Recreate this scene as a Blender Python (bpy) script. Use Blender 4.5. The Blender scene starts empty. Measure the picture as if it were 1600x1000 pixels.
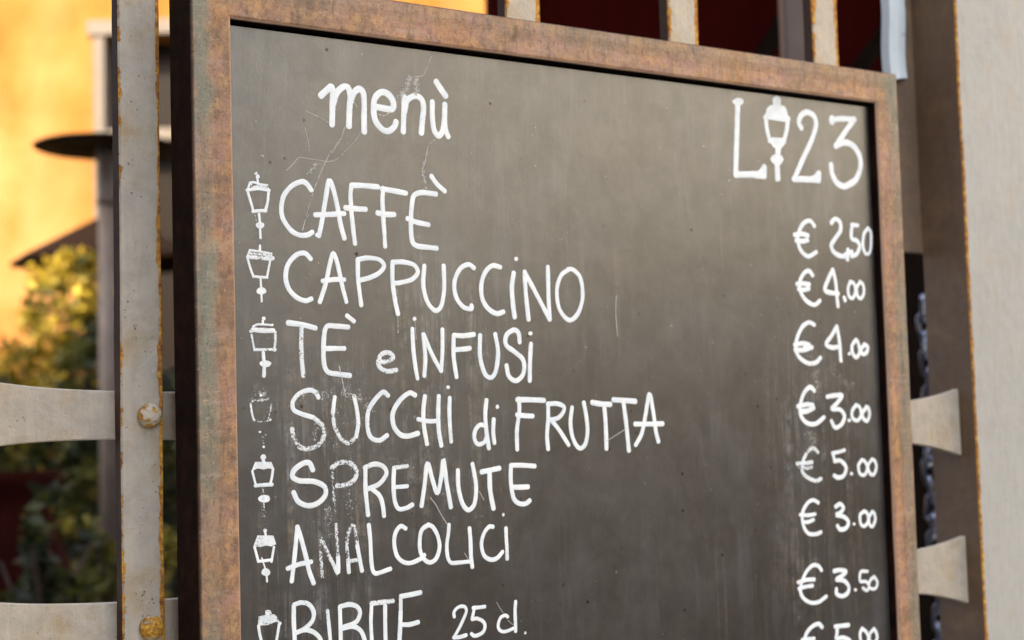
import bpy, bmesh, math, random
from mathutils import Vector, Matrix, noise as mnoise
random.seed(7)
S = bpy.context.scene
COL = S.collection
R = math.radians

# ------------------------------------------------------------------ camera
CAM = Vector((-0.6788, -1.4186, 1.3250))
YAW, PITCH, ROLL = 0.6150800, 0.0799263, -0.0273999
fw = Vector((math.sin(YAW)*math.cos(PITCH), math.cos(YAW)*math.cos(PITCH), math.sin(PITCH)))
rt = Vector((math.cos(YAW), -math.sin(YAW), 0)); up = rt.cross(fw)
r2 = math.cos(ROLL)*rt + math.sin(ROLL)*up
u2 = -math.sin(ROLL)*rt + math.cos(ROLL)*up
cd = bpy.data.cameras.new("camera"); cam = bpy.data.objects.new("camera", cd); COL.objects.link(cam)
m = Matrix((r2, u2, -fw)).transposed().to_4x4(); m.translation = CAM
cam.matrix_world = m
cd.sensor_width = 36; cd.lens = 2547.71/1600*36
cd.clip_start = 0.05; cd.clip_end = 2000
cd.dof.use_dof = True; cd.dof.focus_distance = 1.62; cd.dof.aperture_fstop = 4.7
cd.dof.aperture_blades = 8
S.camera = cam

# ------------------------------------------------------------------ light
SUN = Vector((-0.80, -0.36, 0.60)).normalized()          # towards the sun
w = bpy.data.worlds.new("World"); S.world = w; w.use_nodes = True
nt = w.node_tree; nt.nodes.clear()
sky = nt.nodes.new("ShaderNodeTexSky"); sky.sky_type = 'NISHITA'; sky.sun_disc = False
sky.sun_elevation = math.asin(SUN.z); sky.sun_rotation = math.atan2(SUN.x, SUN.y)
sky.air_density = 1.0; sky.dust_density = 4.0; sky.ozone_density = 0.6
bg = nt.nodes.new("ShaderNodeBackground"); bg.inputs['Strength'].default_value = 0.15
wo = nt.nodes.new("ShaderNodeOutputWorld")
nt.links.new(sky.outputs[0], bg.inputs[0]); nt.links.new(bg.outputs[0], wo.inputs[0])
sd = bpy.data.lights.new("sun", 'SUN'); so = bpy.data.objects.new("sun", sd); COL.objects.link(so)
sd.energy = 2.4; sd.angle = R(0.53); sd.color = (1.0, 0.90, 0.74)
so.rotation_euler = SUN.to_track_quat('Z', 'Y').to_euler()
S.view_settings.view_transform = 'Standard'; S.view_settings.look = 'None'
S.view_settings.gamma = 1; S.view_settings.exposure = 2.3

# ------------------------------------------------------------------ helpers
def tag(o, label=None, cat=None, group=None, kind=None):
    if label: o['label'] = label
    if cat: o['category'] = cat
    if group: o['group'] = group
    if kind: o['kind'] = kind
    return o
def thing(name, loc, label, cat, group=None, rot=0):
    o = bpy.data.objects.new(name, None); COL.objects.link(o)
    o.location = loc; o.rotation_euler = (0, 0, rot); o.empty_display_size = .1
    return tag(o, label, cat, group)
def obj(name, bm, mat, parent=None, smooth=False, recalc=True):
    if recalc: bmesh.ops.recalc_face_normals(bm, faces=bm.faces)
    me = bpy.data.meshes.new(name); bm.to_mesh(me); bm.free()
    me.materials.append(mat)
    if smooth:
        for f in me.polygons: f.use_smooth = True
    o = bpy.data.objects.new(name, me); COL.objects.link(o)
    if parent: o.parent = parent
    return o
def add_box(bm, x0, x1, y0, y1, z0, z1, bevel=0, mat=None, seg=1):
    r = bmesh.ops.create_cube(bm, size=1)
    vs = r['verts']
    for v in vs:
        v.co = Vector((x0+(v.co.x+.5)*(x1-x0), y0+(v.co.y+.5)*(y1-y0), z0+(v.co.z+.5)*(z1-z0)))
    if mat is not None:
        for v in vs: v.co = mat @ v.co
    if bevel:
        es = list({e for v in vs for e in v.link_edges})
        bmesh.ops.bevel(bm, geom=es, offset=bevel, segments=seg, affect='EDGES', profile=.5)
def add_lathe(bm, prof, seg=32, c=(0, 0, 0)):
    rings = []
    for r, z in prof:
        if r < 1e-6:
            rings.append([bm.verts.new((c[0], c[1], c[2]+z))])
        else:
            rings.append([bm.verts.new((c[0]+r*math.cos(k*math.tau/seg), c[1]+r*math.sin(k*math.tau/seg), c[2]+z)) for k in range(seg)])
    for a, b in zip(rings, rings[1:]):
        for k in range(seg):
            q = [a[k % len(a)], a[(k+1) % len(a)], b[(k+1) % len(b)], b[k % len(b)]]
            q = list(dict.fromkeys(q))
            if len(q) > 2: bm.faces.new(q)
def add_tube(bm, pts, rad, seg=10, closed=False):
    pts = [Vector(p) for p in pts]; n = len(pts); rings = []
    for i, p in enumerate(pts):
        a = pts[(i-1) % n] if (closed or i) else p
        b = pts[(i+1) % n] if (closed or i < n-1) else p
        t = (b-a).normalized()
        s = t.cross(Vector((0, 0, 1)))
        if s.length < .1: s = t.cross(Vector((1, 0, 0)))
        s.normalize(); q = t.cross(s)
        rr = rad[i] if isinstance(rad, (list, tuple)) else rad
        rings.append([bm.verts.new(p+rr*(math.cos(k*math.tau/seg)*s+math.sin(k*math.tau/seg)*q)) for k in range(seg)])
    pairs = list(zip(rings, rings[1:])) + ([(rings[-1], rings[0])] if closed else [])
    for a, b in pairs:
        for k in range(seg):
            bm.faces.new((a[k], a[(k+1) % seg], b[(k+1) % seg], b[k]))
    if not closed:
        bm.faces.new(rings[0][::-1]); bm.faces.new(rings[-1])

# ------------------------------------------------------------------ materials
class NT:
    def __init__(s, name):
        s.m = bpy.data.materials.new(name); s.m.use_nodes = True
        s.t = s.m.node_tree; s.t.nodes.clear()
        s.out = s.n('ShaderNodeOutputMaterial'); s.p = s.n('ShaderNodeBsdfPrincipled')
        s.l(s.p.outputs[0], s.out.inputs[0])
    def n(s, t, **k):
        x = s.t.nodes.new(t)
        for a, b in k.items(): setattr(x, a, b)
        return x
    def l(s, a, b): s.t.links.new(a, b)
    def coord(s, which='Object', scale=(1, 1, 1)):
        c = s.n('ShaderNodeTexCoord'); mp = s.n('ShaderNodeMapping'); mp.inputs['Scale'].default_value = scale
        s.l(c.outputs[which], mp.inputs[0]); return mp.outputs[0]
    def noise(s, vec, scale, detail=4, rough=.55, dist=0):
        x = s.n('ShaderNodeTexNoise'); x.inputs['Scale'].default_value = scale
        x.inputs['Detail'].default_value = detail; x.inputs['Roughness'].default_value = rough
        x.inputs['Distortion'].default_value = dist
        s.l(vec, x.inputs['Vector']); return x.outputs['Fac']
    def ramp(s, f, stops, interp='LINEAR'):
        x = s.n('ShaderNodeValToRGB'); x.color_ramp.interpolation = interp
        e = x.color_ramp.elements
        while len(e) < len(stops): e.new(.5)
        for k, (p, c) in enumerate(stops):
            e[k].position = p
            if not isinstance(c, (tuple, list)): c = (c, c, c)
            e[k].color = (*c, 1)
        s.l(f, x.inputs[0]); return x.outputs[0]
    def mix(s, f, a, b, mode='MIX'):
        x = s.n('ShaderNodeMix', data_type='RGBA', blend_type=mode)
        for sock, v in ((x.inputs[0], f), (x.inputs[6], a), (x.inputs[7], b)):
            if hasattr(v, 'is_linked'): s.l(v, sock)
            elif isinstance(v, (tuple, list)): sock.default_value = (*v, 1)
            else: sock.default_value = v
        return x.outputs[2]
    def math(s, op, a, b=0., clamp=False):
        x = s.n('ShaderNodeMath', operation=op, use_clamp=clamp)
        for sock, v in ((x.inputs[0], a), (x.inputs[1], b)):
            if hasattr(v, 'is_linked'): s.l(v, sock)
            else: sock.default_value = v
        return x.outputs[0]
    def attr(s, name):
        x = s.n('ShaderNodeAttribute', attribute_name=name); return x.outputs['Fac']
    def bump(s, h, dist=.001, strength=1.):
        x = s.n('ShaderNodeBump'); x.inputs['Distance'].default_value = dist; x.inputs['Strength'].default_value = strength
        s.l(h, x.inputs['Height']); s.l(x.outputs[0], s.p.inputs['Normal'])
    def set(s, **k):
        for a, v in k.items():
            sock = s.p.inputs[{'color': 'Base Color', 'rough': 'Roughness', 'metal': 'Metallic', 'spec': 'Specular IOR Level', 'alpha': 'Alpha', 'coat': 'Coat Weight', 'coatr': 'Coat Roughness', 'trans': 'Transmission Weight'}[a]]
            if hasattr(v, 'is_linked'): s.l(v, sock)
            elif isinstance(v, (tuple, list)): sock.default_value = (*v, 1)
            else: sock.default_value = v

def mat_simple(name, c1, c2, scale=8, rough=.7, spec=.3, bump=0, coord=(1, 1, 1)):
    M = NT(name); v = M.coord('Object', coord)
    f = M.noise(v, scale, 6, .6)
    M.set(color=M.ramp(f, [(.3, c1), (.7, c2)]), rough=rough, spec=spec)
    if bump: M.bump(M.noise(v, scale*4, 5), bump)
    return M.m

def mat_paint(name, base, warm, hx, edge_rust=.5, seed=0., e0=.86, rs=.35, ls=1., lump=1., bl=.6):
    # weathered grey oil paint on iron: brush lumps, pits, rust breaking through along the arrises
    M = NT(name)
    v = M.coord('Object')
    mp = M.n('ShaderNodeMapping'); mp.inputs['Location'].default_value = (seed, seed*.7, seed*1.3); M.l(v, mp.inputs[0]); v2 = mp.outputs[0]
    big = M.noise(v2, 9, 4); mid = M.noise(v2, 60, 5); fine = M.noise(v2, 420, 3)
    col = M.mix(M.ramp(big, [(.35, 0.), (.65, 1.)]), base, warm)
    col = M.mix(M.ramp(mid, [(.44, 0.), (.72, .5*lump)]), col, tuple(c*.70 for c in base))
    brush = M.noise(M.coord('Object', (1, 1, .12)), 150, 4, .6)
    col = M.mix(M.ramp(brush, [(.45, 0.), (.70, .30)]), col, tuple(c*.74 for c in base))
    # ochre bleeding of rust through the paint
    bleed = M.noise(v2, 22, 6, .65, .4)
    col = M.mix(M.ramp(bleed, [(.52, 0.), (.70, bl)]), col, (.44, .28, .11))
    # small dark pits
    pit = M.n('ShaderNodeTexVoronoi'); pit.inputs['Scale'].default_value = 190; M.l(v2, pit.inputs['Vector'])
    pm = M.math('MULTIPLY', M.ramp(pit.outputs['Distance'], [(.10, 1.), (.2, 0.)]), M.ramp(M.noise(v2, 45, 3), [(.56, 0.), (.64, 1.)]))
    col = M.mix(M.math('MULTIPLY', pm, .55), col, (.12, .08, .045))
    # rust on the arris: object x (and a little of everything) vs half width
    sx = M.n('ShaderNodeSeparateXYZ'); M.l(M.coord('Object'), sx.inputs[0])
    ax = M.math('ABSOLUTE', sx.outputs[0])
    side = M.math('GREATER_THAN', sx.outputs[0], 0.)
    side = M.math('ADD', M.math('MULTIPLY', side, rs), M.math('MULTIPLY', M.math('SUBTRACT', 1., side), ls))
    e = M.math('DIVIDE', ax, hx)
    e = M.math('MULTIPLY', M.ramp(e, [(e0, 0.), (.99, 1.)]), side)
    n1 = M.noise(mp.outputs[0], 38, 6, .7); n2 = M.noise(mp.outputs[0], 7, 3)
    k = M.math('ADD', M.math('MULTIPLY', e, edge_rust), M.math('ADD', M.math('MULTIPLY', n1, 1.0), M.math('MULTIPLY', n2, .4)))
    rust = M.ramp(k, [(.998, 0.), (1.03, 1.)])
    M_edge = M.ramp(k, [(.975, 0.), (1.01, .6)])
    col = M.mix(M_edge, col, (.30, .20, .10))
    rc = M.ramp(M.noise(v2, 130, 5, .7), [(.3, (.12, .04, .010)), (.48, (.46, .18, .025)), (.66, (.80, .44, .06))])
    col = M.mix(rust, col, rc)
    M.set(color=col, rough=M.mix(rust, M.ramp(mid, [(.3, .52), (.7, .68)]), (.85, .85, .85)), spec=.35)
    h = M.math('ADD', M.math('MULTIPLY', mid, .6), M.math('ADD', M.math('MULTIPLY', fine, .12), M.math('MULTIPLY', brush, .25)))
    h = M.math('SUBTRACT', h, M.math('MULTIPLY', rust, .35))
    h = M.math('SUBTRACT', h, M.math('MULTIPLY', pm, .3))
    M.bump(h, .0042*lump)
    return M.m

def mat_corten():
    M = NT('rusty_steel'); v = M.coord('Object')
    u = M.attr('across')
    vs = M.coord('Object', (1, 1, .22)); vh = M.coord('Object', (.22, 1, 1))
    iso = M.noise(v, 16, 6, .6, .5); fine = M.noise(v, 260, 4, .7); mid = M.noise(v, 55, 6, .68)
    pink = (.39, .200, .130); brown = (.24, .130, .068); ochre = (.52, .285, .115); green = (.180, .190, .135); dark = (.060, .034, .021)
    col = M.mix(M.ramp(iso, [(.42, 0.), (.58, 1.)]), pink, brown)
    col = M.mix(M.ramp(M.noise(v, 7, 5, .65, .6), [(.50, 0.), (.62, .75)]), col, (.40, .18, .055))
    col = M.mix(M.ramp(mid, [(.47, 0.), (.63, .8)]), col, ochre)
    col = M.mix(M.ramp(M.noise(v, 90, 6, .75), [(.5, 0.), (.66, .6)]), col, dark)
    # grey-green patina band on the outer part of the face
    b = M.math('ADD', u, M.math('MULTIPLY', M.math('SUBTRACT', M.noise(v, 26, 6, .65), .5), .9))
    band = M.math('MULTIPLY', M.ramp(b, [(-.0, .4), (.12, 1.), (.36, .9), (.60, 0.)]), M.ramp(M.noise(v, 5, 3), [(.36, .3), (.55, .9)]))
    band = M.math('MULTIPLY', band, M.attr('patina'))
    col = M.mix(band, col, green)
    col = M.mix(M.ramp(M.noise(vs, 90, 5, .7), [(.50, 0.), (.68, .55)]), col, dark)
    col = M.mix(M.ramp(M.noise(vh, 80, 5, .7), [(.53, 0.), (.70, .4)]), col, (.46, .36, .25))
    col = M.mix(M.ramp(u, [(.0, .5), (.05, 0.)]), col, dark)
    speck = M.ramp(M.noise(v, 340, 3, .8), [(.57, 0.), (.66, 1.)])
    col = M.mix(M.math('MULTIPLY', speck, .75), col, (.07, .04, .026))
    gl = M.ramp(M.noise(v, 190, 3, .8), [(.60, 0.), (.68, 1.)])
    col = M.mix(M.math('MULTIPLY', gl, .5), col, (.58, .40, .22))
    # bare worn arris next to the panel
    col = M.mix(M.ramp(u, [(.965, 0.), (.985, .8)]), col, (.52, .33, .22))
    # deep sides dark rust brown, recess shade painted into the colour
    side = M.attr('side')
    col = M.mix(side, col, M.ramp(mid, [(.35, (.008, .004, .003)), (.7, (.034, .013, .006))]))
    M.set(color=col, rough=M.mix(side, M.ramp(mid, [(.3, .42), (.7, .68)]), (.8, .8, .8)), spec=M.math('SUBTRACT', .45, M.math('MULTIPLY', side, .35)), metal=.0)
    M.bump(M.math('ADD', M.math('MULTIPLY', fine, .5), M.math('MULTIPLY', mid, .6)), .0009)
    return M.m

def mat_board():
    M = NT('blackboard_paint'); v = M.coord('Object')
    vs = M.coord('Object', (1, 1, .06)); 
    big = M.noise(v, 3.2, 5, .6, .3); cloud = M.noise(v, 9, 5, .6, .8)
    col = M.ramp(big, [(.3, (.0105, .008, .0065)), (.7, (.017, .0135, .0115))])
    # pale chalk dust left by the cloth, in clouds and in vertical run marks
    dust = M.math('MULTIPLY', M.ramp(cloud, [(.42, 0.), (.70, 1.)]), .028)
    col = M.mix(dust, col, (.55, .60, .66))
    rot = M.n('ShaderNodeMapping'); rot.inputs['Rotation'].default_value = (0, .6, 0); rot.inputs['Scale'].default_value = (1, 1, .14); M.l(v, rot.inputs[0])
    rot2 = M.n('ShaderNodeMapping'); rot2.inputs['Rotation'].default_value = (0, -1.1, 0); rot2.inputs['Scale'].default_value = (1, 1, .10); M.l(v, rot2.inputs[0])
    wipe = M.math('MULTIPLY', M.ramp(M.noise(rot.outputs[0], 34, 5, .65, .3), [(.48, 0.), (.72, 1.)]), M.ramp(M.noise(v, 5, 3), [(.44, 0.), (.60, .06)]))
    col = M.mix(wipe, col, (.60, .64, .68))
    wipe2 = M.math('MULTIPLY', M.ramp(M.noise(rot2.outputs[0], 60, 5, .7, .3), [(.50, 0.), (.70, 1.)]), M.ramp(M.noise(v, 3.7, 3), [(.50, 0.), (.62, .05)]))
    col = M.mix(wipe2, col, (.55, .52, .46))
    sx = M.n('ShaderNodeSeparateXYZ'); M.l(v, sx.inputs[0])
    run = M.ramp(M.noise(vs, 95, 4, .6), [(.55, 0.), (.72, 1.)])
    wet = M.math('MULTIPLY', M.ramp(M.noise(M.coord('Object', (1, 1, .35)), 7, 3), [(.50, 0.), (.62, 1.)]), .10)
    col = M.mix(M.math('MULTIPLY', run, wet), col, (.45, .38, .27))
    # old run marks where the board was washed: below the first letters and below the prices
    def patch(x0, x1, z0, z1):
        fx = M.math('SUBTRACT', 1., M.math('DIVIDE', M.math('ABSOLUTE', M.math('SUBTRACT', sx.outputs[0], (x0+x1)/2)), (x1-x0)/2), True)
        fz = M.math('SUBTRACT', 1., M.math('DIVIDE', M.math('ABSOLUTE', M.math('SUBTRACT', sx.outputs[2], (z0+z1)/2)), (z1-z0)/2), True)
        return M.math('MULTIPLY', M.ramp(fx, [(0., 0.), (.5, 1.)]), M.ramp(fz, [(0., 0.), (.5, 1.)]))
    pm = M.math('ADD', patch(-.44, -.28, .98, 1.42), M.math('ADD', patch(.24, .42, 1.02, 1.42), M.math('MULTIPLY', patch(-.30, -.12, 1.16, 1.50), .8)), True)
    runs = M.ramp(M.noise(M.coord('Object', (1, 1, .05)), 130, 5, .7, .2), [(.46, 0.), (.62, 1.)])
    gaps = M.ramp(M.noise(v, 70, 5, .75), [(.40, 0.), (.60, 1.)])
    rm = M.math('MULTIPLY', M.math('MULTIPLY', pm, runs), M.math('MULTIPLY', gaps, .34))
    col = M.mix(rm, col, M.ramp(M.noise(v, 30, 2), [(.4, (.36, .27, .16)), (.6, (.40, .42, .42))]))
    speck = M.ramp(M.noise(v, 260, 2, .5), [(.70, 0.), (.76, 1.)])
    col = M.mix(M.math('MULTIPLY', speck, .5), col, (.02, .016, .014))
    mott = M.noise(v, 34, 6, .7, .4)
    col = M.mix(M.ramp(mott, [(.45, 0.), (.68, .014)]), col, (.62, .50, .40))
    vo = M.n('ShaderNodeTexVoronoi'); vo.inputs['Scale'].default_value = 48; M.l(v, vo.inputs['Vector'])
    ds = M.math('MULTIPLY', M.ramp(vo.outputs['Distance'], [(.05, 1.), (.12, 0.)]), M.ramp(M.noise(v, 13, 3), [(.50, 0.), (.58, .9)]))
    col = M.mix(ds, col, (.035, .012, .007))
    sp2 = M.ramp(M.noise(v, 150, 2, .5), [(.73, 0.), (.78, 1.)])
    col = M.mix(M.math('MULTIPLY', sp2, .30), col, (.42, .38, .33))
    r = M.math('ADD', M.math('MULTIPLY', cloud, .12), .24)
    r = M.math('ADD', r, M.math('MULTIPLY', M.noise(v, 120, 4), .06))
    gloss = M.math('MULTIPLY', M.math('SUBTRACT', 1., ds), M.ramp(mott, [(.35, .86), (.6, 1.)]))
    M.set(color=col, rough=r, spec=M.math('MULTIPLY', gloss, .72), coat=M.math('MULTIPLY', gloss, .60), coatr=.27)
    M.p.inputs['Coat IOR'].default_value = 1.56
    M.bump(M.math('ADD', M.noise(M.coord('Object', (1, 1, .5)), 380, 4, .7), M.math('MULTIPLY', M.noise(v, 14, 3), 1.5)), .00022)
    return M.m

def mat_chalk(name='white_paint_marker', opacity=1., c1=(.90, .91, .87), c2=(.82, .86, .85)):
    M = NT(name); v = M.coord('Object')
    wr = M.attr('wear'); ed = M.attr('edge')
    n = M.math('ADD', M.math('MULTIPLY', M.noise(v, 420, 4, .75), .6), M.math('MULTIPLY', M.noise(v, 130, 4, .7), .4))
    # flaked-off paint: the more wear, the more of the noise is cut away
    th = M.math('ADD', M.math('MULTIPLY', wr, .36), .235)
    th = M.math('ADD', th, M.math('MULTIPLY', ed, .05))
    a = M.math('MULTIPLY', M.math('SUBTRACT', n, th), 14., True)
    a = M.math('MULTIPLY', a, M.math('SUBTRACT', 1.0, M.math('MULTIPLY', wr, .25)))
    thin = M.ramp(M.noise(v, 75, 5, .7), [(.38, .80), (.54, 1.)])
    thin = M.math('MAXIMUM', thin, M.math('SUBTRACT', 1.0, M.math('MULTIPLY', ed, .16)))
    a = M.math('MULTIPLY', a, M.math('MULTIPLY', thin, opacity))
    col = M.mix(M.ramp(M.noise(v, 60, 3), [(.35, 0.), (.7, 1.)]), c1, c2)
    M.set(color=col, rough=.7, spec=.25, alpha=a)
    return M.m

# ------------------------------------------------------------------ setting
M_pave = mat_simple('stone_paving', (.040, .034, .030), (.075, .064, .055), 3, .8, .3, .004)
M_ochre = None
def mat_ochre():
    M = NT('ochre_render'); v = M.coord('Object')
    c = M.ramp(M.noise(v, .9, 6, .6), [(.32, (.17, .062, .008)), (.5, (.27, .115, .021)), (.66, (.36, .178, .058))])
    c = M.mix(M.ramp(M.noise(M.coord('Object', (1, 1, .3)), 1.6, 5), [(.5, 0.), (.75, .35)]), c, (.46, .25, .11))
    M.set(color=c, rough=.9, spec=.2); M.bump(M.noise(v, 60, 4), .003); return M.m
M_ochre = mat_ochre()
M_cream = mat_simple('cream_stone', (.62, .56, .48), (.72, .66, .58), 5, .8)
M_surr = mat_simple('door_surround_paint', (.13, .105, .082), (.17, .14, .11), 5, .8)
M_cream = mat_simple('cream_plaster', (.74, .71, .62), (.80, .77, .68), 2, .9)
M_reflbase = mat_simple('dark_reflection_base', (.035, .03, .027), (.06, .052, .046), 4, .8)
M_plast = mat_simple('added_house_brown_plaster', (.10, .066, .045), (.15, .10, .07), 2, .9)
M_paint = mat_paint('grey_iron_paint', (.52, .438, .335), (.56, .470, .345), .0214, .62, 0., .62, 1., .47)
M_barside = mat_simple('shade_brown_bar_side', (.050, .030, .020), (.095, .058, .038), 30, .8, .2, .001)  # dark brown for left bar faces, their shade put into the colour
M_rail = mat_paint('grey_rail_paint', (.46, .39, .30), (.51, .43, .315), 4., .0, 3.1)
M_post = mat_paint('pale_post_paint', (.38, .365, .325), (.41, .39, .345), .0885, .50, 5.7, .93, .2, 1., .38, .22)
M_postside = None
M_corten = mat_corten(); M_board = mat_board(); M_chalk = mat_chalk(); M_scr = mat_chalk('worn_scratch', .85, (.55, .52, .44), (.62, .62, .58))
M_glass = NT('dark_glass'); M_glass.set(color=(.014, .010, .007), rough=.3, spec=.2); M_glass = M_glass.m
M_black = mat_simple('black_metal', (.006, .005, .005), (.01, .009, .008), 20, .8, .1)
M_grey = mat_simple('grey_pole_metal', (.11, .088, .072), (.16, .13, .11), 9, .6)
M_brownc = mat_simple('brown_canvas', (.006, .0025, .001), (.010, .004, .0015), 12, .95, .1)
M_red = mat_simple('oxblood_boards', (.017, .0006, .0004), (.024, .001, .0007), 3, .9, .04, 0, (6, 6, .4))
M_darkwood = mat_simple('black_beam_wood', (.0025, .0015, .001), (.005, .003, .002), 12, .9, .05)
M_taupe = mat_simple('taupe_pole_paint', (.13, .098, .08), (.17, .13, .105), 14, .55)
M_terra = mat_simple('terracotta', (.36, .085, .045), (.45, .13, .07), 8, .85)
M_bark = mat_simple('bark', (.03, .02, .013), (.06, .04, .026), 25, .9)
M_steel = NT('steel_chain_metal'); M_steel.set(color=(.17, .19, .25), rough=.3, metal=1.0); M_steel = M_steel.m

def mat_leaf(name, a, b, c):
    M = NT(name); v = M.coord('Object')
    col = M.ramp(M.attr('tint'), [(0., a), (.5, b), (1., c)])
    M.set(color=col, rough=.55, spec=.35)
    tr = M.n('ShaderNodeBsdfTranslucent'); M.l(col, tr.inputs[0])
    mx = M.n('ShaderNodeMixShader'); mx.inputs[0].default_value = .3
    M.l(M.p.outputs[0], mx.inputs[1]); M.l(tr.outputs[0], mx.inputs[2]); M.l(mx.outputs[0], M.out.inputs[0])
    return M.m
M_gold = mat_leaf('golden_leaves', (.026, .032, .005), (.24, .18, .012), (.55, .39, .04))
M_green = mat_leaf('green_leaves', (.005, .008, .003), (.018, .026, .006), (.10, .10, .014))

bm = bmesh.new(); add_box(bm, -120, 120, -120, 160, -.3, 0)
tag(obj('ground', bm, M_pave), kind='structure')
bm = bmesh.new(); add_box(bm, -1.4, 3.2, -.55, .45, .004, .05, .006)
tag(obj('kerb', bm, M_cream), kind='structure')

# unseen houses added for light: left pair shades the gate, right one bounces sun
def unseen_house(x0, x1, y0, y1, h, wall, label, face):
    t = thing('added_house', ((x0+x1)/2, (y0+y1)/2, 0), label, 'building', 'unseen houses added for shade and bounce')
    cx, cy = (x0+x1)/2, (y0+y1)/2
    bm = bmesh.new(); add_box(bm, x0-cx, x1-cx, y0-cy, y1-cy, 0, h, .03); obj('wall', bm, wall, t)
    bm = bmesh.new(); add_box(bm, x0-cx-.3, x1-cx+.3, y0-cy-.3, y1-cy+.3, h+.002, h+.25, .03); obj('roof', bm, M_terra, t)
    if face == '-x':
        bm = bmesh.new(); add_box(bm, x0-cx-.06, x0-cx+.2, y0-cy, y1-cy, .004, 2.6, .01); obj('reflection_base', bm, M_reflbase, t)  # dark base added to darken the lower part of the board's reflection
    L = (y1-y0) if 'x' in face else (x1-x0)
    k = max(1, int(L/(2.4 if face == 'x' else 4.5)))
    z = 1.2
    while z+1.6 < h:
        for i in range(k):
            q = -L/2+(i+.5)*L/k
            bm = bmesh.new()
            if face == 'x': add_box(bm, x1-cx-.05, x1-cx+.03, q-.5, q+.5, z, z+1.5, .01)
            elif face == '-x': add_box(bm, x0-cx-.03, x0-cx+.05, q-.5, q+.5, z, z+1.5, .01)
            else: add_box(bm, q-.5, q+.5, y1-cy-.05, y1-cy+.03, z, z+1.5, .01)
            obj('window', bm, M_glass, t)
        z += 3.0
unseen_house(-9.5, -4.6, -9, 1.6, 10.5, M_plast, 'unseen tall brown house added to shade the gate', 'x')
unseen_house(7.6, 12.5, -18, 1.0, 9.5, M_cream, 'unseen cream house added to bounce sun onto the board', '-x')  # added as sunlit bounce and bright reflection for the board
unseen_house(-9.5, -4.6, 1.9, 6.2, 6.9, M_plast, 'unseen lower brown house added to shade the shrubs', 'x')

# ------------------------------------------------------------------ the ochre house across the court
def px_u(px, d): return (px-800)/2547.71*d
D = 12.0
HC = CAM + D*Vector((math.sin(YAW), math.cos(YAW), 0)); HC.z = 0
house = thing('ochre_house', HC, 'sunlit ochre yellow house wall with tall white framed doorway', 'building', rot=-YAW)
dl, dr, dtop = px_u(146, D), px_u(146, D)+1.55, 4.50
bm = bmesh.new()
add_box(bm, -9, dl, 0, .5, 0, 8); add_box(bm, dr, 5, 0, .5, 0, 8); add_box(bm, dl, dr, 0.001, .499, dtop, 7.999)
obj('wall', bm, M_ochre, house)
dway = tag(obj('doorway', (lambda b: (add_box(b, dl+.012, dl+.09, -.04, .3, 0, dtop), add_box(b, dr-.09, dr-.012, -.04, .3, 0, dtop), add_box(b, dl-.03, dr+.03, -.06, .3, dtop+.002, dtop+.11), b)[-1])(bmesh.new()), M_surr, house))
bm = bmesh.new(); add_box(bm, dl+.092, dr-.092, -.02, .24, dtop-.80, dtop-.71, .008); obj('transom', bm, M_surr, dway)
bm = bmesh.new(); add_box(bm, dl+.092, dr-.092, .25, .28, .02, dtop-.002); obj('pane', bm, M_glass, dway)
bm = bmesh.new(); add_box(bm, -9.3, 5.3, -.4, .9, 8.002, 8.25, .03); obj('roof', bm, M_terra, house)

# ------------------------------------------------------------------ patio heater
def at(px, py, d):
    v = fw + r2*(px-800)/2547.71 - u2*(py-500)/2547.71
    return CAM + v*d
p0 = at(166, 226, 8.0)
heater = thing('patio_heater', (p0.x, p0.y, 0), 'patio heater with flat black disc on a slim grey pole', 'patio heater')
zt = p0.z
bm = bmesh.new(); add_lathe(bm, [(0, zt+.055), (.06, zt+.05), (.20, zt+.022), (.335, zt-.004), (.35, zt-.012), (.345, zt-.018), (.2, zt-.004), (.05, zt+.01), (0, zt+.012)], 48)
obj('reflector', bm, M_black, heater, True)
bm = bmesh.new(); add_lathe(bm, [(0, zt+.0), (.05, zt-.01), (.05, zt-.06), (.046, zt-.25), (.05, zt-.26), (.05, zt-.30), (0, zt-.30)], 24); obj('burner', bm, M_grey, heater, True)
bm = bmesh.new(); add_tube(bm, [(0, 0, .72), (0, 0, zt-.29)], .042, 20); obj('pole', bm, M_grey, heater, True)
bm = bmesh.new(); add_lathe(bm, [(0, .02), (.26, .02), (.27, .05), (.20, .10), (.19, .66), (.15, .72), (.045, .735), (0, .735)], 32); obj('base', bm, M_grey, heater, True)

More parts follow.
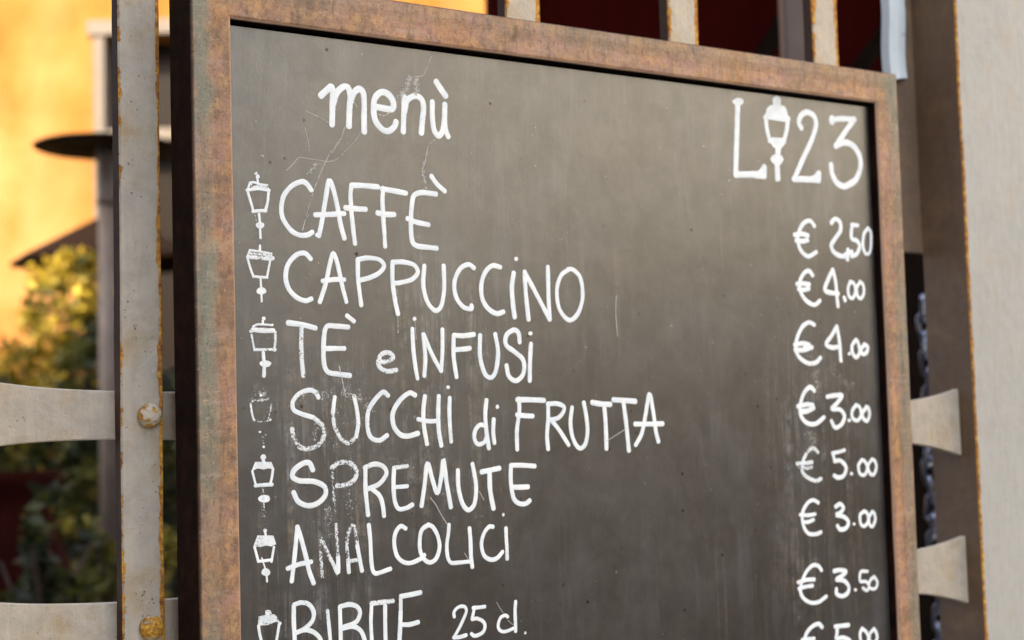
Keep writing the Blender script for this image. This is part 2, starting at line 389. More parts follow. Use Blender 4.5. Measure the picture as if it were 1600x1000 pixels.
# ------------------------------------------------------------------ parasols
def parasol(p, rim, apex, rad, mat, polemat, label, droop=.05, prad=.03):
    t = thing('parasol', (p.x, p.y, 0), label, 'parasol', 'parasols in the court')
    bm = bmesh.new(); seg = 8
    top = bm.verts.new((0, 0, apex)); ring = []; low = []
    for k in range(seg):
        a = k*math.tau/seg+.25
        ring.append(bm.verts.new((rad*math.cos(a), rad*math.sin(a), rim)))
        low.append(bm.verts.new((rad*1.005*math.cos(a), rad*1.005*math.sin(a), rim-droop)))
    for k in range(seg):
        j = (k+1) % seg
        bm.faces.new((top, ring[k], ring[j])); bm.faces.new((ring[k], low[k], low[j], ring[j]))
    c = obj('canopy', bm, mat, t)
    sm = c.modifiers.new('thick', 'SOLIDIFY'); sm.thickness = .006
    for k in range(seg):
        a = k*math.tau/seg+.25
        bm = bmesh.new(); add_tube(bm, [(0, 0, apex-.05), (rad*.98*math.cos(a), rad*.98*math.sin(a), rim-.025)], .010, 6); obj('rib', bm, M_darkwood, t)
    bm = bmesh.new(); add_tube(bm, [(0, 0, .06), (0, 0, apex+.03)], prad, 14); obj('pole', bm, polemat, t, True)
    bm = bmesh.new(); add_lathe(bm, [(0, 0), (.28, 0), (.28, .05), (.05, .07), (.05, .2), (0, .2)], 24); obj('base', bm, M_grey, t)
    return t
pp = at(172, 345, 11.0); pr = at(34, 412, 11.0)
parasol(pp, pr.z, at(172, 330, 11).z, .66, M_brownc, M_darkwood, 'small dark brown parasol behind the patio heater', .03)

# ------------------------------------------------------------------ shrubs
def leaf_crown(bm, blobs, n, size, layer):
    for i in range(n):
        c, r = random.choice(blobs)
        d = Vector((random.gauss(0, 1), random.gauss(0, 1), random.gauss(0, 1))).normalized()
        p = Vector(c)+Vector((d.x*r[0], d.y*r[1], d.z*r[2]))*random.uniform(.35, 1.08)**.6
        if mnoise.noise(p*6.5) < -.05: continue
        a = Vector((random.gauss(0, 1), random.gauss(0, 1), random.gauss(0, .7))).normalized()
        b = a.cross(Vector((random.gauss(0, 1), random.gauss(0, 1), random.gauss(0, 1)))).normalized()
        s = size*random.uniform(.6, 1.3)
        vs = [bm.verts.new(p+x) for x in (-a*s, b*s*.42, a*s, -b*s*.42)]
        t = min(1, max(0,   .5+.95*mnoise.noise(p*5.)+random.uniform(-.25, .25)))
        for v in vs: v[layer] = t
        bm.faces.new(vs)
def shrub(p, label, blobs, n, size, mat, pot, h):
    t = thing('potted_shrub', (p.x, p.y, 0), label, 'potted shrub', 'potted shrubs in the court')
    bm = bmesh.new(); lay = bm.verts.layers.float.new('tint'); leaf_crown(bm, blobs, n, size, lay); obj('crown', bm, mat, t, recalc=False)
    bm = bmesh.new()
    add_tube(bm, [(0, 0, .3), (.02, .01, h*.4), (-.02, 0, h*.7), (0, .01, h*.92)], [.03, .025, .018, .008], 8)
    for k in range(9):
        a = k*2.4; z = h*(.3+.07*k)
        add_tube(bm, [(0, 0, z), (.12*math.cos(a), .12*math.sin(a), z+.12), (.24*math.cos(a), .24*math.sin(a), z+.3)], [.013, .009, .004], 6)
    obj('trunk', bm, M_bark, t)
    bm = bmesh.new(); r = pot
    add_lathe(bm, [(0, .0), (r*.7, 0), (r*.98, r*1.45), (r*1.08, r*1.46), (r*1.08, r*1.65), (r*.97, r*1.65), (r*.93, r*1.5), (0, r*1.48)], 28); obj('pot', bm, M_terra, t, True)
pA = at(95, 600, 9.6)
shrub(pA, 'tall golden leaved shrub below the brown parasol', [((-.02, 0, 2.2), (.24, .25, .38)), ((.13, 0, 2.35), (.2, .2, .25)), ((-.16, .05, 1.75), (.30, .3, .40)), ((.06, 0, 1.75), (.34, .3, .5)), ((-.36, 0, 1.45), (.24, .25, .38)), ((-.08, 0, 1.2), (.4, .3, .4))], 5200, .045, M_gold, .26, 2.3)
pB = at(140, 800, 8.7)
shrub(pB, 'dark green shrub right behind the heater pole', [((.02, 0, 1.7), (.20, .2, .38)), ((-.12, 0, 1.25), (.34, .28, .35)), ((.15, 0, 1.2), (.32, .28, .4)), ((.02, 0, .8), (.38, .3, .25)), ((.16, .1, 1.85), (.15, .16, .28))], 7000, .045, M_green, .26, 1.9)
pC = at(-60, 800, 8.6)
shrub(pC, 'rounded green shrub at the left edge behind the gate', [((.0, 0, 1.25), (.3, .3, .4)), ((.14, 0, .95), (.3, .3, .3))], 3000, .042, M_green, .27, 1.4)
M_olive = mat_leaf('olive_leaves', (.03, .032, .004), (.11, .105, .010), (.24, .20, .025))
pD = at(165, 850, 6.6)
shrub(pD, 'low olive green shrub at the foot of the heater pole', [((.0, 0, .88), (.13, .14, .13)), ((.12, 0, .80), (.14, .14, .14)), ((-.1, 0, .98), (.10, .12, .12)), ((.2, 0, .95), (.12, .12, .12))], 1500, .036, M_olive, .2, .9)
pE = at(70, 800, 5.0)
shrub(pE, 'small dark leafy plant in front of the dark red jar', [((.05, 0, .98), (.13, .13, .18)), ((-.08, 0, .85), (.14, .13, .14)), ((.12, 0, .8), (.13, .13, .16)), ((.02, 0, 1.12), (.08, .08, .14))], 1500, .036, M_green, .17, 1.0)
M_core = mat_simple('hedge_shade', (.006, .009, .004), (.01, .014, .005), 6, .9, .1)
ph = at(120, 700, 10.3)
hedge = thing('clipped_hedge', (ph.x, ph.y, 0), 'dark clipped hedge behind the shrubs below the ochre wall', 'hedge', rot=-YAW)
bm = bmesh.new(); add_box(bm, -1.6, 1.3, -.2, .2, .003, 1.78, .05, seg=2); obj('shade_core', bm, M_core, hedge)
bm = bmesh.new(); lay = bm.verts.layers.float.new('tint')
for i in range(9000):
    x = random.uniform(-1.66, 1.36); z = random.uniform(.05, 1.86); y = -.2-abs(random.gauss(0, .05))
    if random.random() < .25: y = random.uniform(-.25, .25); z = 1.78+abs(random.gauss(0, .06))
    p = Vector((x, y, z)); a = Vector((random.gauss(0, 1), random.gauss(0, .6), random.gauss(0, 1))).normalized()
    b = a.cross(Vector((random.gauss(0, .4), 1, random.gauss(0, .4)))).normalized(); s = random.uniform(.022, .045)
    vs = [bm.verts.new(p+q) for q in (-a*s, b*s*.45, a*s, -b*s*.45)]
    t = min(1, max(0, .35+.6*mnoise.noise(p*3.)+random.uniform(-.25, .25)))
    for v in vs: v[lay] = t
    bm.faces.new(vs)
obj('foliage', bm, M_green, hedge, recalc=False)
# big dark red jar, red glow low on the left
pJ = at(2, 905, 5.6)
M_jar = mat_simple('oxblood_glaze', (.014, .0016, .0007), (.022, .003, .0014), 8, .9, .06)
jar = thing('glazed_jar', (pJ.x, pJ.y, 0), 'tall dark red jar low at the left behind the gate', 'jar')
bm = bmesh.new(); add_lathe(bm, [(0, 0), (.17, 0), (.22, .25), (.255, .6), (.24, .95), (.17, 1.14), (.155, 1.22), (.19, 1.25), (.19, 1.30), (.14, 1.30), (.12, 1.2), (0, 1.15)], 36); obj('body', bm, M_jar, jar, True)
bm = bmesh.new(); add_lathe(bm, [(.191, 1.251), (.198, 1.26), (.198, 1.29), (.191, 1.299)], 36); obj('rim_band', bm, M_jar, jar, True)

# ------------------------------------------------------------------ dark red cafe pavilion
PD = 4.6
PC = CAM + PD*Vector((math.sin(YAW), math.cos(YAW), 0)); PC.z = 0
pav = thing('cafe_pavilion', PC, 'dark oxblood red timber cafe pavilion behind the gate', 'pavilion', rot=-YAW+.12)
bm = bmesh.new(); add_box(bm, px_u(815, PD), 3.4, 0.5, .58, 0, 3.6); obj('wall', bm, M_red, pav)
bm = bmesh.new(); add_box(bm, px_u(775, PD), 3.6, -.35, 2.2, 3.602, 3.72, .01); obj('roof', bm, M_darkwood, pav)
for (xa, za, xb, zb) in ((.50, 1.95, 1.15, 3.0), (.86, 2.1, 1.5, 2.9), (.2, 3.0, 1.9, 3.1)):
    bm = bmesh.new(); add_tube(bm, [(xa, .40, za), (xb, .40, zb)], .03, 6); obj('brace', bm, M_darkwood, pav)
bm = bmesh.new(); add_box(bm, .9, 3.0, .44, .498, .0, 2.1, .01); obj('door', bm, M_darkwood, pav)
bm = bmesh.new(); add_box(bm, px_u(800, PD), px_u(800, PD)+.09, .40, .499, 0, 3.6, .01); obj('corner_post', bm, M_red, pav)

pp = at(1246, 50, 3.1)
pole = thing('support_post', (pp.x, pp.y, 0), 'blurred taupe support post between the gate bars', 'post', rot=-YAW)
bm = bmesh.new(); add_box(bm, -.030, .030, -.03, .03, .0, 3.3, .006); obj('shaft', bm, M_taupe, pole)
bm = bmesh.new(); add_box(bm, -.07, .07, -.07, .07, .0015, .03, .004)
for v in bm.verts: v.co.z += .0
obj('foot_plate', bm, M_taupe, pole)

# ------------------------------------------------------------------ the iron gate
ZT = 1.75                                       # board inner top edge above ground
gate = thing('iron_gate', (.12, .09, 0), 'weathered grey iron gate of flat bars and riveted rails behind the menu board', 'gate')
GX, GY = .12, .09
def flat_bar(x, wdt, y0, y1, z0, z1, seed):
    bm = bmesh.new(); n = 70; rows = []
    prof = [(-1, -1, 1, 0), (-1, -1, 0, 1), (1, -1, 0, 1), (1, -1, 1, 0), (1, 1, 0, 0), (-1, 1, 0, 0)]
    b = .0016
    for i in range(n+1):
        z = z0+(z1-z0)*i/n
        row = []
        for sx, sy, cb, cf in prof:
            xx = sx*wdt/2; yy = y0 if sy < 0 else y1
            if cb: yy += b
            if cf: xx -= sx*b
            q = Vector((x*9+sx*3, sy*2+seed, z*7))
            xx += mnoise.noise(q)*.0008+mnoise.noise(q*7)*.0004
            yy += mnoise.noise(q+Vector((9, 4, 2)))*.0006
            row.append(bm.verts.new((xx, yy-(y0+y1)/2, z)))
        rows.append(row)
    for a, c in zip(rows, rows[1:]):
        for k in range(6): bm.faces.new((a[k], a[(k+1) % 6], c[(k+1) % 6], c[k]))
    bm.faces.new(rows[0][::-1]); bm.faces.new(rows[-1])
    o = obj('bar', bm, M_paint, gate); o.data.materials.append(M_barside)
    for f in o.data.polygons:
        if f.normal.x < -.9: f.material_index = 1  # only the left faces take the painted shade
    o.location = (x-GX, (y0+y1)/2-GY, 0)
    return o
BARS = [(-.575, .046), (-.0652, .0425), (.150, .046), (.4005, .0495), (.645, .0495), (.894, .0485)]
for i, (x, wd) in enumerate(BARS): flat_bar(x, wd, .070, .086, .06, 2.7, i*3.7)
def rail(zc, name='rail'):
    bm = bmesh.new(); n = 160; rows = []
    xs = [b[0] for b in BARS]
    for i in range(n+1):
        x = -.9+(1.1265+.9)*i/n
        d = min(abs(x-b) for b in xs); d = max(0, d-.02)
        h = .0235+.47*d*d
        if x > 1.0: h = .0275+.0185*((x-1.0)/.1265)**2.2
        if x < -.3: h = .0235+.47*min(d, .25)**2
        z = zc-.020*(x+.06)/1.1
        y = .0875-(.016*((x-.985)/.1415)**2 if x > .985 else 0)
        h += mnoise.noise(Vector((x*20, zc, 0)))*.0006
        b = .0012
        rows.append([bm.verts.new((x-GX, yy-GY, zz)) for yy, zz in ((y+b, z+h), (y, z+h-b), (y, z-h+b), (y+b, z-h), (y+.009, z-h), (y+.009, z+h))])
    for a, c in zip(rows, rows[1:]):
        for k in range(6): bm.faces.new((a[k], a[(k+1) % 6], c[(k+1) % 6], c[k]))
    bm.faces.new(rows[0][::-1]); bm.faces.new(rows[-1])
    return obj(name, bm, M_rail, gate)
for zc in (ZT-.381, ZT-.583, ZT-1.2, .2, ZT+.62): rail(zc)
def mat_bolt(name, seed, a):
    M = NT(name); v = M.coord('Object'); mp = M.n('ShaderNodeMapping'); mp.inputs['Location'].default_value = (seed, 0, seed); M.l(v, mp.inputs[0]); v = mp.outputs[0]
    f = M.noise(v, 95, 5, .65, .5)
    c = M.ramp(M.noise(v, 300, 4), [(.3, (.22, .07, .012)), (.46, (.52, .22, .018)), (.64, (.80, .46, .05))])
    k = M.ramp(f, [(a, 0.), (a+.05, 1.)])
    c = M.mix(k, c, (.62, .50, .34))
    M.set(color=c, rough=.6, spec=.4); M.bump(M.math('ADD', M.noise(v, 260, 4), M.math('MULTIPLY', k, .8)), .0012); return M.m
def bolt(x, z, mat):
    bm = bmesh.new(); r = .0118
    add_lathe(bm, [(0, .0112), (r*.5, .0106), (r*.80, .0088), (r*.96, .0060), (r, .0035), (r*.97, -.001), (0, -.001)], 28)
    for v in bm.verts:
        c = v.co.copy(); j = 1+.05*mnoise.noise(c*160)
        v.co = Vector((c.x*j, -c.z*j, c.y*j))
    o = obj('bolt', bm, mat, gate, True); o.location = (x-GX, .0695-GY, z); return o
mb1, mb2 = mat_bolt('rusty_bolt', 1.3, .46), mat_bolt('worn_bolt', 4.45, .52)
for bx, _ in BARS:
    for zc, mm in ((ZT-.382, mb1), (ZT-.5835, mb2), (ZT-1.2, mb1), (.2, mb1)):
        bolt(bx+.006, zc-.020*(bx+.06)/1.1 if bx != -.0652 else zc, mm)

# ------------------------------------------------------------------ gate post
post = thing('gate_post', (1.216, .084, 0), 'broad pale grey iron gate post with rusty edge right of the board', 'post')
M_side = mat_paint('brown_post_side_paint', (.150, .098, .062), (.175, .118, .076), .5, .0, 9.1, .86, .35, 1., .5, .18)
bm = bmesh.new(); n = 60; rows = []
hw, y0, y1 = .0885, .045-.084, .123-.084
for i in range(n+1):
    z = .002+3.0*i/n; row = []
    for sx, sy, cb, cf in [(-1, -1, 1, 0), (-1, -1, 0, 1), (1, -1, 0, 1), (1, -1, 1, 0), (1, 1, 0, 0), (-1, 1, 0, 0)]:
        q = Vector((sx*5, sy*3, z*8)); b = .002
        row.append(bm.verts.new((sx*hw-(sx*b if cf else 0)+mnoise.noise(q)*.0009+mnoise.noise(q*6)*.0006, (y0 if sy < 0 else y1)+(b if cb else 0), z)))
    rows.append(row)
for a, c in zip(rows, rows[1:]):
    for k in range(6): bm.faces.new((a[k], a[(k+1) % 6], c[(k+1) % 6], c[k]))
bm.faces.new(rows[0][::-1]); bm.faces.new(rows[-1])
col = obj('column', bm, M_post, post)
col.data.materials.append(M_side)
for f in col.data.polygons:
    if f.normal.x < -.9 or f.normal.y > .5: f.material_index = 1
bm = bmesh.new(); add_box(bm, 1.076-1.216, 1.19-1.216, .1232-.084, .131-.084, ZT-.162, 2.9, .001); obj('hinge_plate', bm, M_side, post)
bm = bmesh.new(); add_box(bm, -.10, .10, y0-.012, y1+.012, 3.003, 3.03, .004); obj('cap', bm, M_post, post)

# white notice strip tied to the hinge plate
M_paper = NT('white_paper'); v = M_paper.coord('Object')
M_paper.set(color=M_paper.ramp(M_paper.noise(M_paper.coord('Object', (.3, 1, 1)), 55, 3), [(.40, (.58, .64, .65)), (.60, (.58, .64, .65)), (.70, (.42, .46, .47))]), rough=.8, spec=.2); M_paper = M_paper.m
bm = bmesh.new()
x0, x1 = 1.074-.012, 1.113-.012; n = 26; rows = []
for i in range(n+1):
    z = ZT+.082+.5*i/n
    yb = .112+.002*math.sin(i*.9)
    zz = (-.004, .004) if i == 0 else (0, 0)
    rows.append([bm.verts.new((x0, yb-.004, z+zz[0])), bm.verts.new((x0+.011, yb-.009, z+zz[0]*.4)), bm.verts.new((x1, yb+.001, z+zz[1])), bm.verts.new((x1, yb+.0108, z+zz[1])), bm.verts.new((x0, yb+.0108, z+zz[0]))])
for a, c in zip(rows, rows[1:]):
    for k in range(5): bm.faces.new((a[k], a[(k+1) % 5], c[(k+1) % 5], c[k]))
bm.faces.new(rows[0][::-1]); bm.faces.new(rows[-1])
tag(obj('paper_strip', bm, M_paper), 'folded white paper strip hanging beside the gate post above the board corner', 'paper strip')

# chain hanging behind the gate next to the post
ch = at(1440, 430, 2.95)
chain = thing('steel_chain', (ch.x, ch.y, .6), 'steel chain hanging in the dark gap between board and post', 'chain')
bm = bmesh.new(); pts = []
for k in range(20):
    a = k*math.tau/20; pts.append((.011*math.cos(a), 0, (.013 if math.sin(a) > 0 else -.013)+.011*math.sin(a)))
add_tube(bm, pts, .0042, 8, True)
lk0 = obj('link', bm, M_steel, chain, True)
for k in range(30):
    lk = lk0 if k == 0 else lk0.copy()
    if k: COL.objects.link(lk); lk.parent = chain
    lk.location = (.004*math.sin(k*.5), 0, .96-k*.0325); lk.rotation_euler = (0.1*math.sin(k*1.7), .12*math.sin(k), (math.pi/2 if k % 2 else 0)+.5+.3*math.sin(k*2.1))

# ------------------------------------------------------------------ the menu board
BW, BH, FWD, DEP = .9076, 1.42, .0420, .050
e1 = Vector((0.99994951, 0, 0.01004896)); e2 = Vector((-0.01004822, -0.01213781, 0.99987585)); nn = e1.cross(e2)
SHX, SHZ = -BW/2, 1.70
board = thing('menu_board', (0, 0, 0), 'rusty steel framed blackboard with handwritten white menu and euro prices', 'menu board')
mw = Matrix((e1, -nn, e2)).transposed().to_4x4()
mw.translation = Vector((0, 0, ZT))-e1*SHX-e2*SHZ
board.matrix_world = mw
def L(a, y, b): return Vector((a+SHX, y, b+SHZ))
bm = bmesh.new(); lu = bm.verts.layers.float.new('across'); ls = bm.verts.layers.float.new('side'); lp = bm.verts.layers.float.new('patina')
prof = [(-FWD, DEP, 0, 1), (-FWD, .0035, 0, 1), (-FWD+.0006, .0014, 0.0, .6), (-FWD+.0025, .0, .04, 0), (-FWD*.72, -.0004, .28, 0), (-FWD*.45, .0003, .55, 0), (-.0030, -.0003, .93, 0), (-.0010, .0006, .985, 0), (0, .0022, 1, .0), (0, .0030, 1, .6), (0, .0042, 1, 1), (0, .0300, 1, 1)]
rings = []
def edge_pts(d, y, N=26):
    # a ring round the board at inset d, subdivided so that the edges can waver
    x0, x1, z0, z1 = d, BW-d, -BH+d, -d
    P = []
    for (ax, az, bx, bz) in ((x0, z1, x1, z1), (x1, z1, x1, z0), (x1, z0, x0, z0), (x0, z0, x0, z1)):
        for k in range(N): P.append((ax+(bx-ax)*k/N, y, az+(bz-az)*k/N))
    return P
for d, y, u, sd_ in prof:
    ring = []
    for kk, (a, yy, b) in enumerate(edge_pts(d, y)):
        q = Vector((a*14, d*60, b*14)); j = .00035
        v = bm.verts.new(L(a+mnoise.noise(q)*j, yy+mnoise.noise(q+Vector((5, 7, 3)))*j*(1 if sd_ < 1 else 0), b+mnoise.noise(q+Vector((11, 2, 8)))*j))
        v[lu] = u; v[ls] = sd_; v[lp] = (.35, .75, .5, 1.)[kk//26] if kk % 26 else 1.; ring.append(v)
    rings.append(ring)
for a, c in zip(rings, rings[1:]):
    n = len(a)
    for k in range(n): bm.faces.new((a[k], a[(k+1) % n], c[(k+1) % n], c[k]))
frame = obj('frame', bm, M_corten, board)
bm = bmesh.new(); add_box(bm, SHX-.001, SHX+BW-.0025, .0120, .0160, SHZ-BH-.001, SHZ-.0035, .0006)
panel = obj('panel', bm, M_board, board)
bm = bmesh.new(); add_box(bm, SHX-FWD+.004, SHX+BW+FWD-.004, .030, DEP-.002, SHZ-BH-FWD+.004, SHZ+FWD-.004); obj('back_sheet', bm, M_darkwood, board)
for xx in (SHX-FWD+.001, SHX+BW+.001):
    bm = bmesh.new(); add_box(bm, xx, xx+FWD-.002, .002, DEP-.004, .004, SHZ-BH-FWD-.002, .002)
    lu = bm.verts.layers.float.new('across'); o = obj('leg', bm, M_corten, board)

# --- hand lettering: brush strokes of thick paint standing a hair proud of the panel
def catmull(P, per=6):
    if len(P) < 3:
        a, b = P[0], P[-1]; n = max(2, int((b-a).length/.004)); return [a.lerp(b, k/n) for k in range(n+1)]
    out = []
    for i in range(len(P)-1):
        p0 = P[i-1] if i else P[i]*2-P[i+1]; p1, p2 = P[i], P[i+1]; p3 = P[i+2] if i+2 < len(P) else P[i+1]*2-P[i]
        # soften overshoot at sharp corners
        t1 = (p2-p0)*.5; t2 = (p3-p1)*.5; Ls = (p2-p1).length
        if t1.length > Ls: t1 *= Ls/t1.length
        if t2.length > Ls: t2 *= Ls/t2.length
        for k in range(per):
            s = k/per; s2 = s*s; s3 = s2*s
            out.append(p1*(2*s3-3*s2+1)+t1*(s3-2*s2+s)+p2*(-2*s3+3*s2)+t2*(s3-s2))
    out.append(P[-1]); return out
NST = 0
def build_marks(name, label, data):
    global NST
    bm = bmesh.new(); lw = bm.verts.layers.float.new('wear'); le = bm.verts.layers.float.new('edge')
    for item in data.split('|'):
        hd, ps = item.split(':'); kind = hd[0]; wd, wear = hd[1:].split(',')
        wd = int(wd)*.95e-4; wear = int(wear)/100+random.uniform(0, .07)
        if name == 'chalk_smear': wear -= .06
        if name == 'scratch': wd *= random.uniform(.6, 1.15); wear = random.uniform(.25, .5)
        P = [Vector((int(a)*1e-4, int(b)*1e-4)) for a, b in (q.split(',') for q in ps.split())]
        NST += 1
        base = .0120-.00006-.000004*(NST % 40); hgt = .00022
        def V(p, h, e, w_=None):
            v = bm.verts.new(L(p.x, base-h, p.y)); v[lw] = wear if w_ is None else w_; v[le] = e; return v
        if kind == 'P':
            c = sum(P, Vector((0, 0)))/len(P)
            outer = [V(p, 0, .6) for p in P]; bm.faces.new(outer)
            continue
        C = catmull(P); n = len(C)
        Lf, Md, Rt = [], [], []
        ph = random.uniform(0, 50)
        caps = []
        for i, p in enumerate(C):
            t = (C[min(i+1, n-1)]-C[max(i-1, 0)])
            if t.length < 1e-9: t = Vector((1, 0))
            t.normalize(); q = Vector((-t.y, t.x))
            k = 1+.10*mnoise.noise(Vector((ph, p.x*90, p.y*90)))+.05*mnoise.noise(Vector((ph, p.x*400, p.y*400)))
            r = wd*.5*k
            Lf.append(V(p+q*r, 0, 1)); Md.append(V(p, hgt, 0)); Rt.append(V(p-q*r, 0, 1)); caps.append((p, t, q, r))
        for i in range(n-1):
            bm.faces.new((Lf[i], Md[i], Md[i+1], Lf[i+1])); bm.faces.new((Md[i], Rt[i], Rt[i+1], Md[i+1]))
        for idx, sgn in ((0, -1), (n-1, 1)):
            p, t, q, r = caps[idx]
            arc = [Lf[idx]]+[V(p+q*r*math.cos(a)+t*sgn*r*.85*math.sin(a), 0, 1) for a in (math.pi*k/6 for k in range(1, 6))]+[Rt[idx]]
            for a, b in zip(arc, arc[1:]): bm.faces.new((Md[idx], a, b))
    o = obj(name, bm, M_scr if name in ('scratch', 'chalk_smear') else M_chalk, panel, False)
    if label: o['label'] = label
    return o

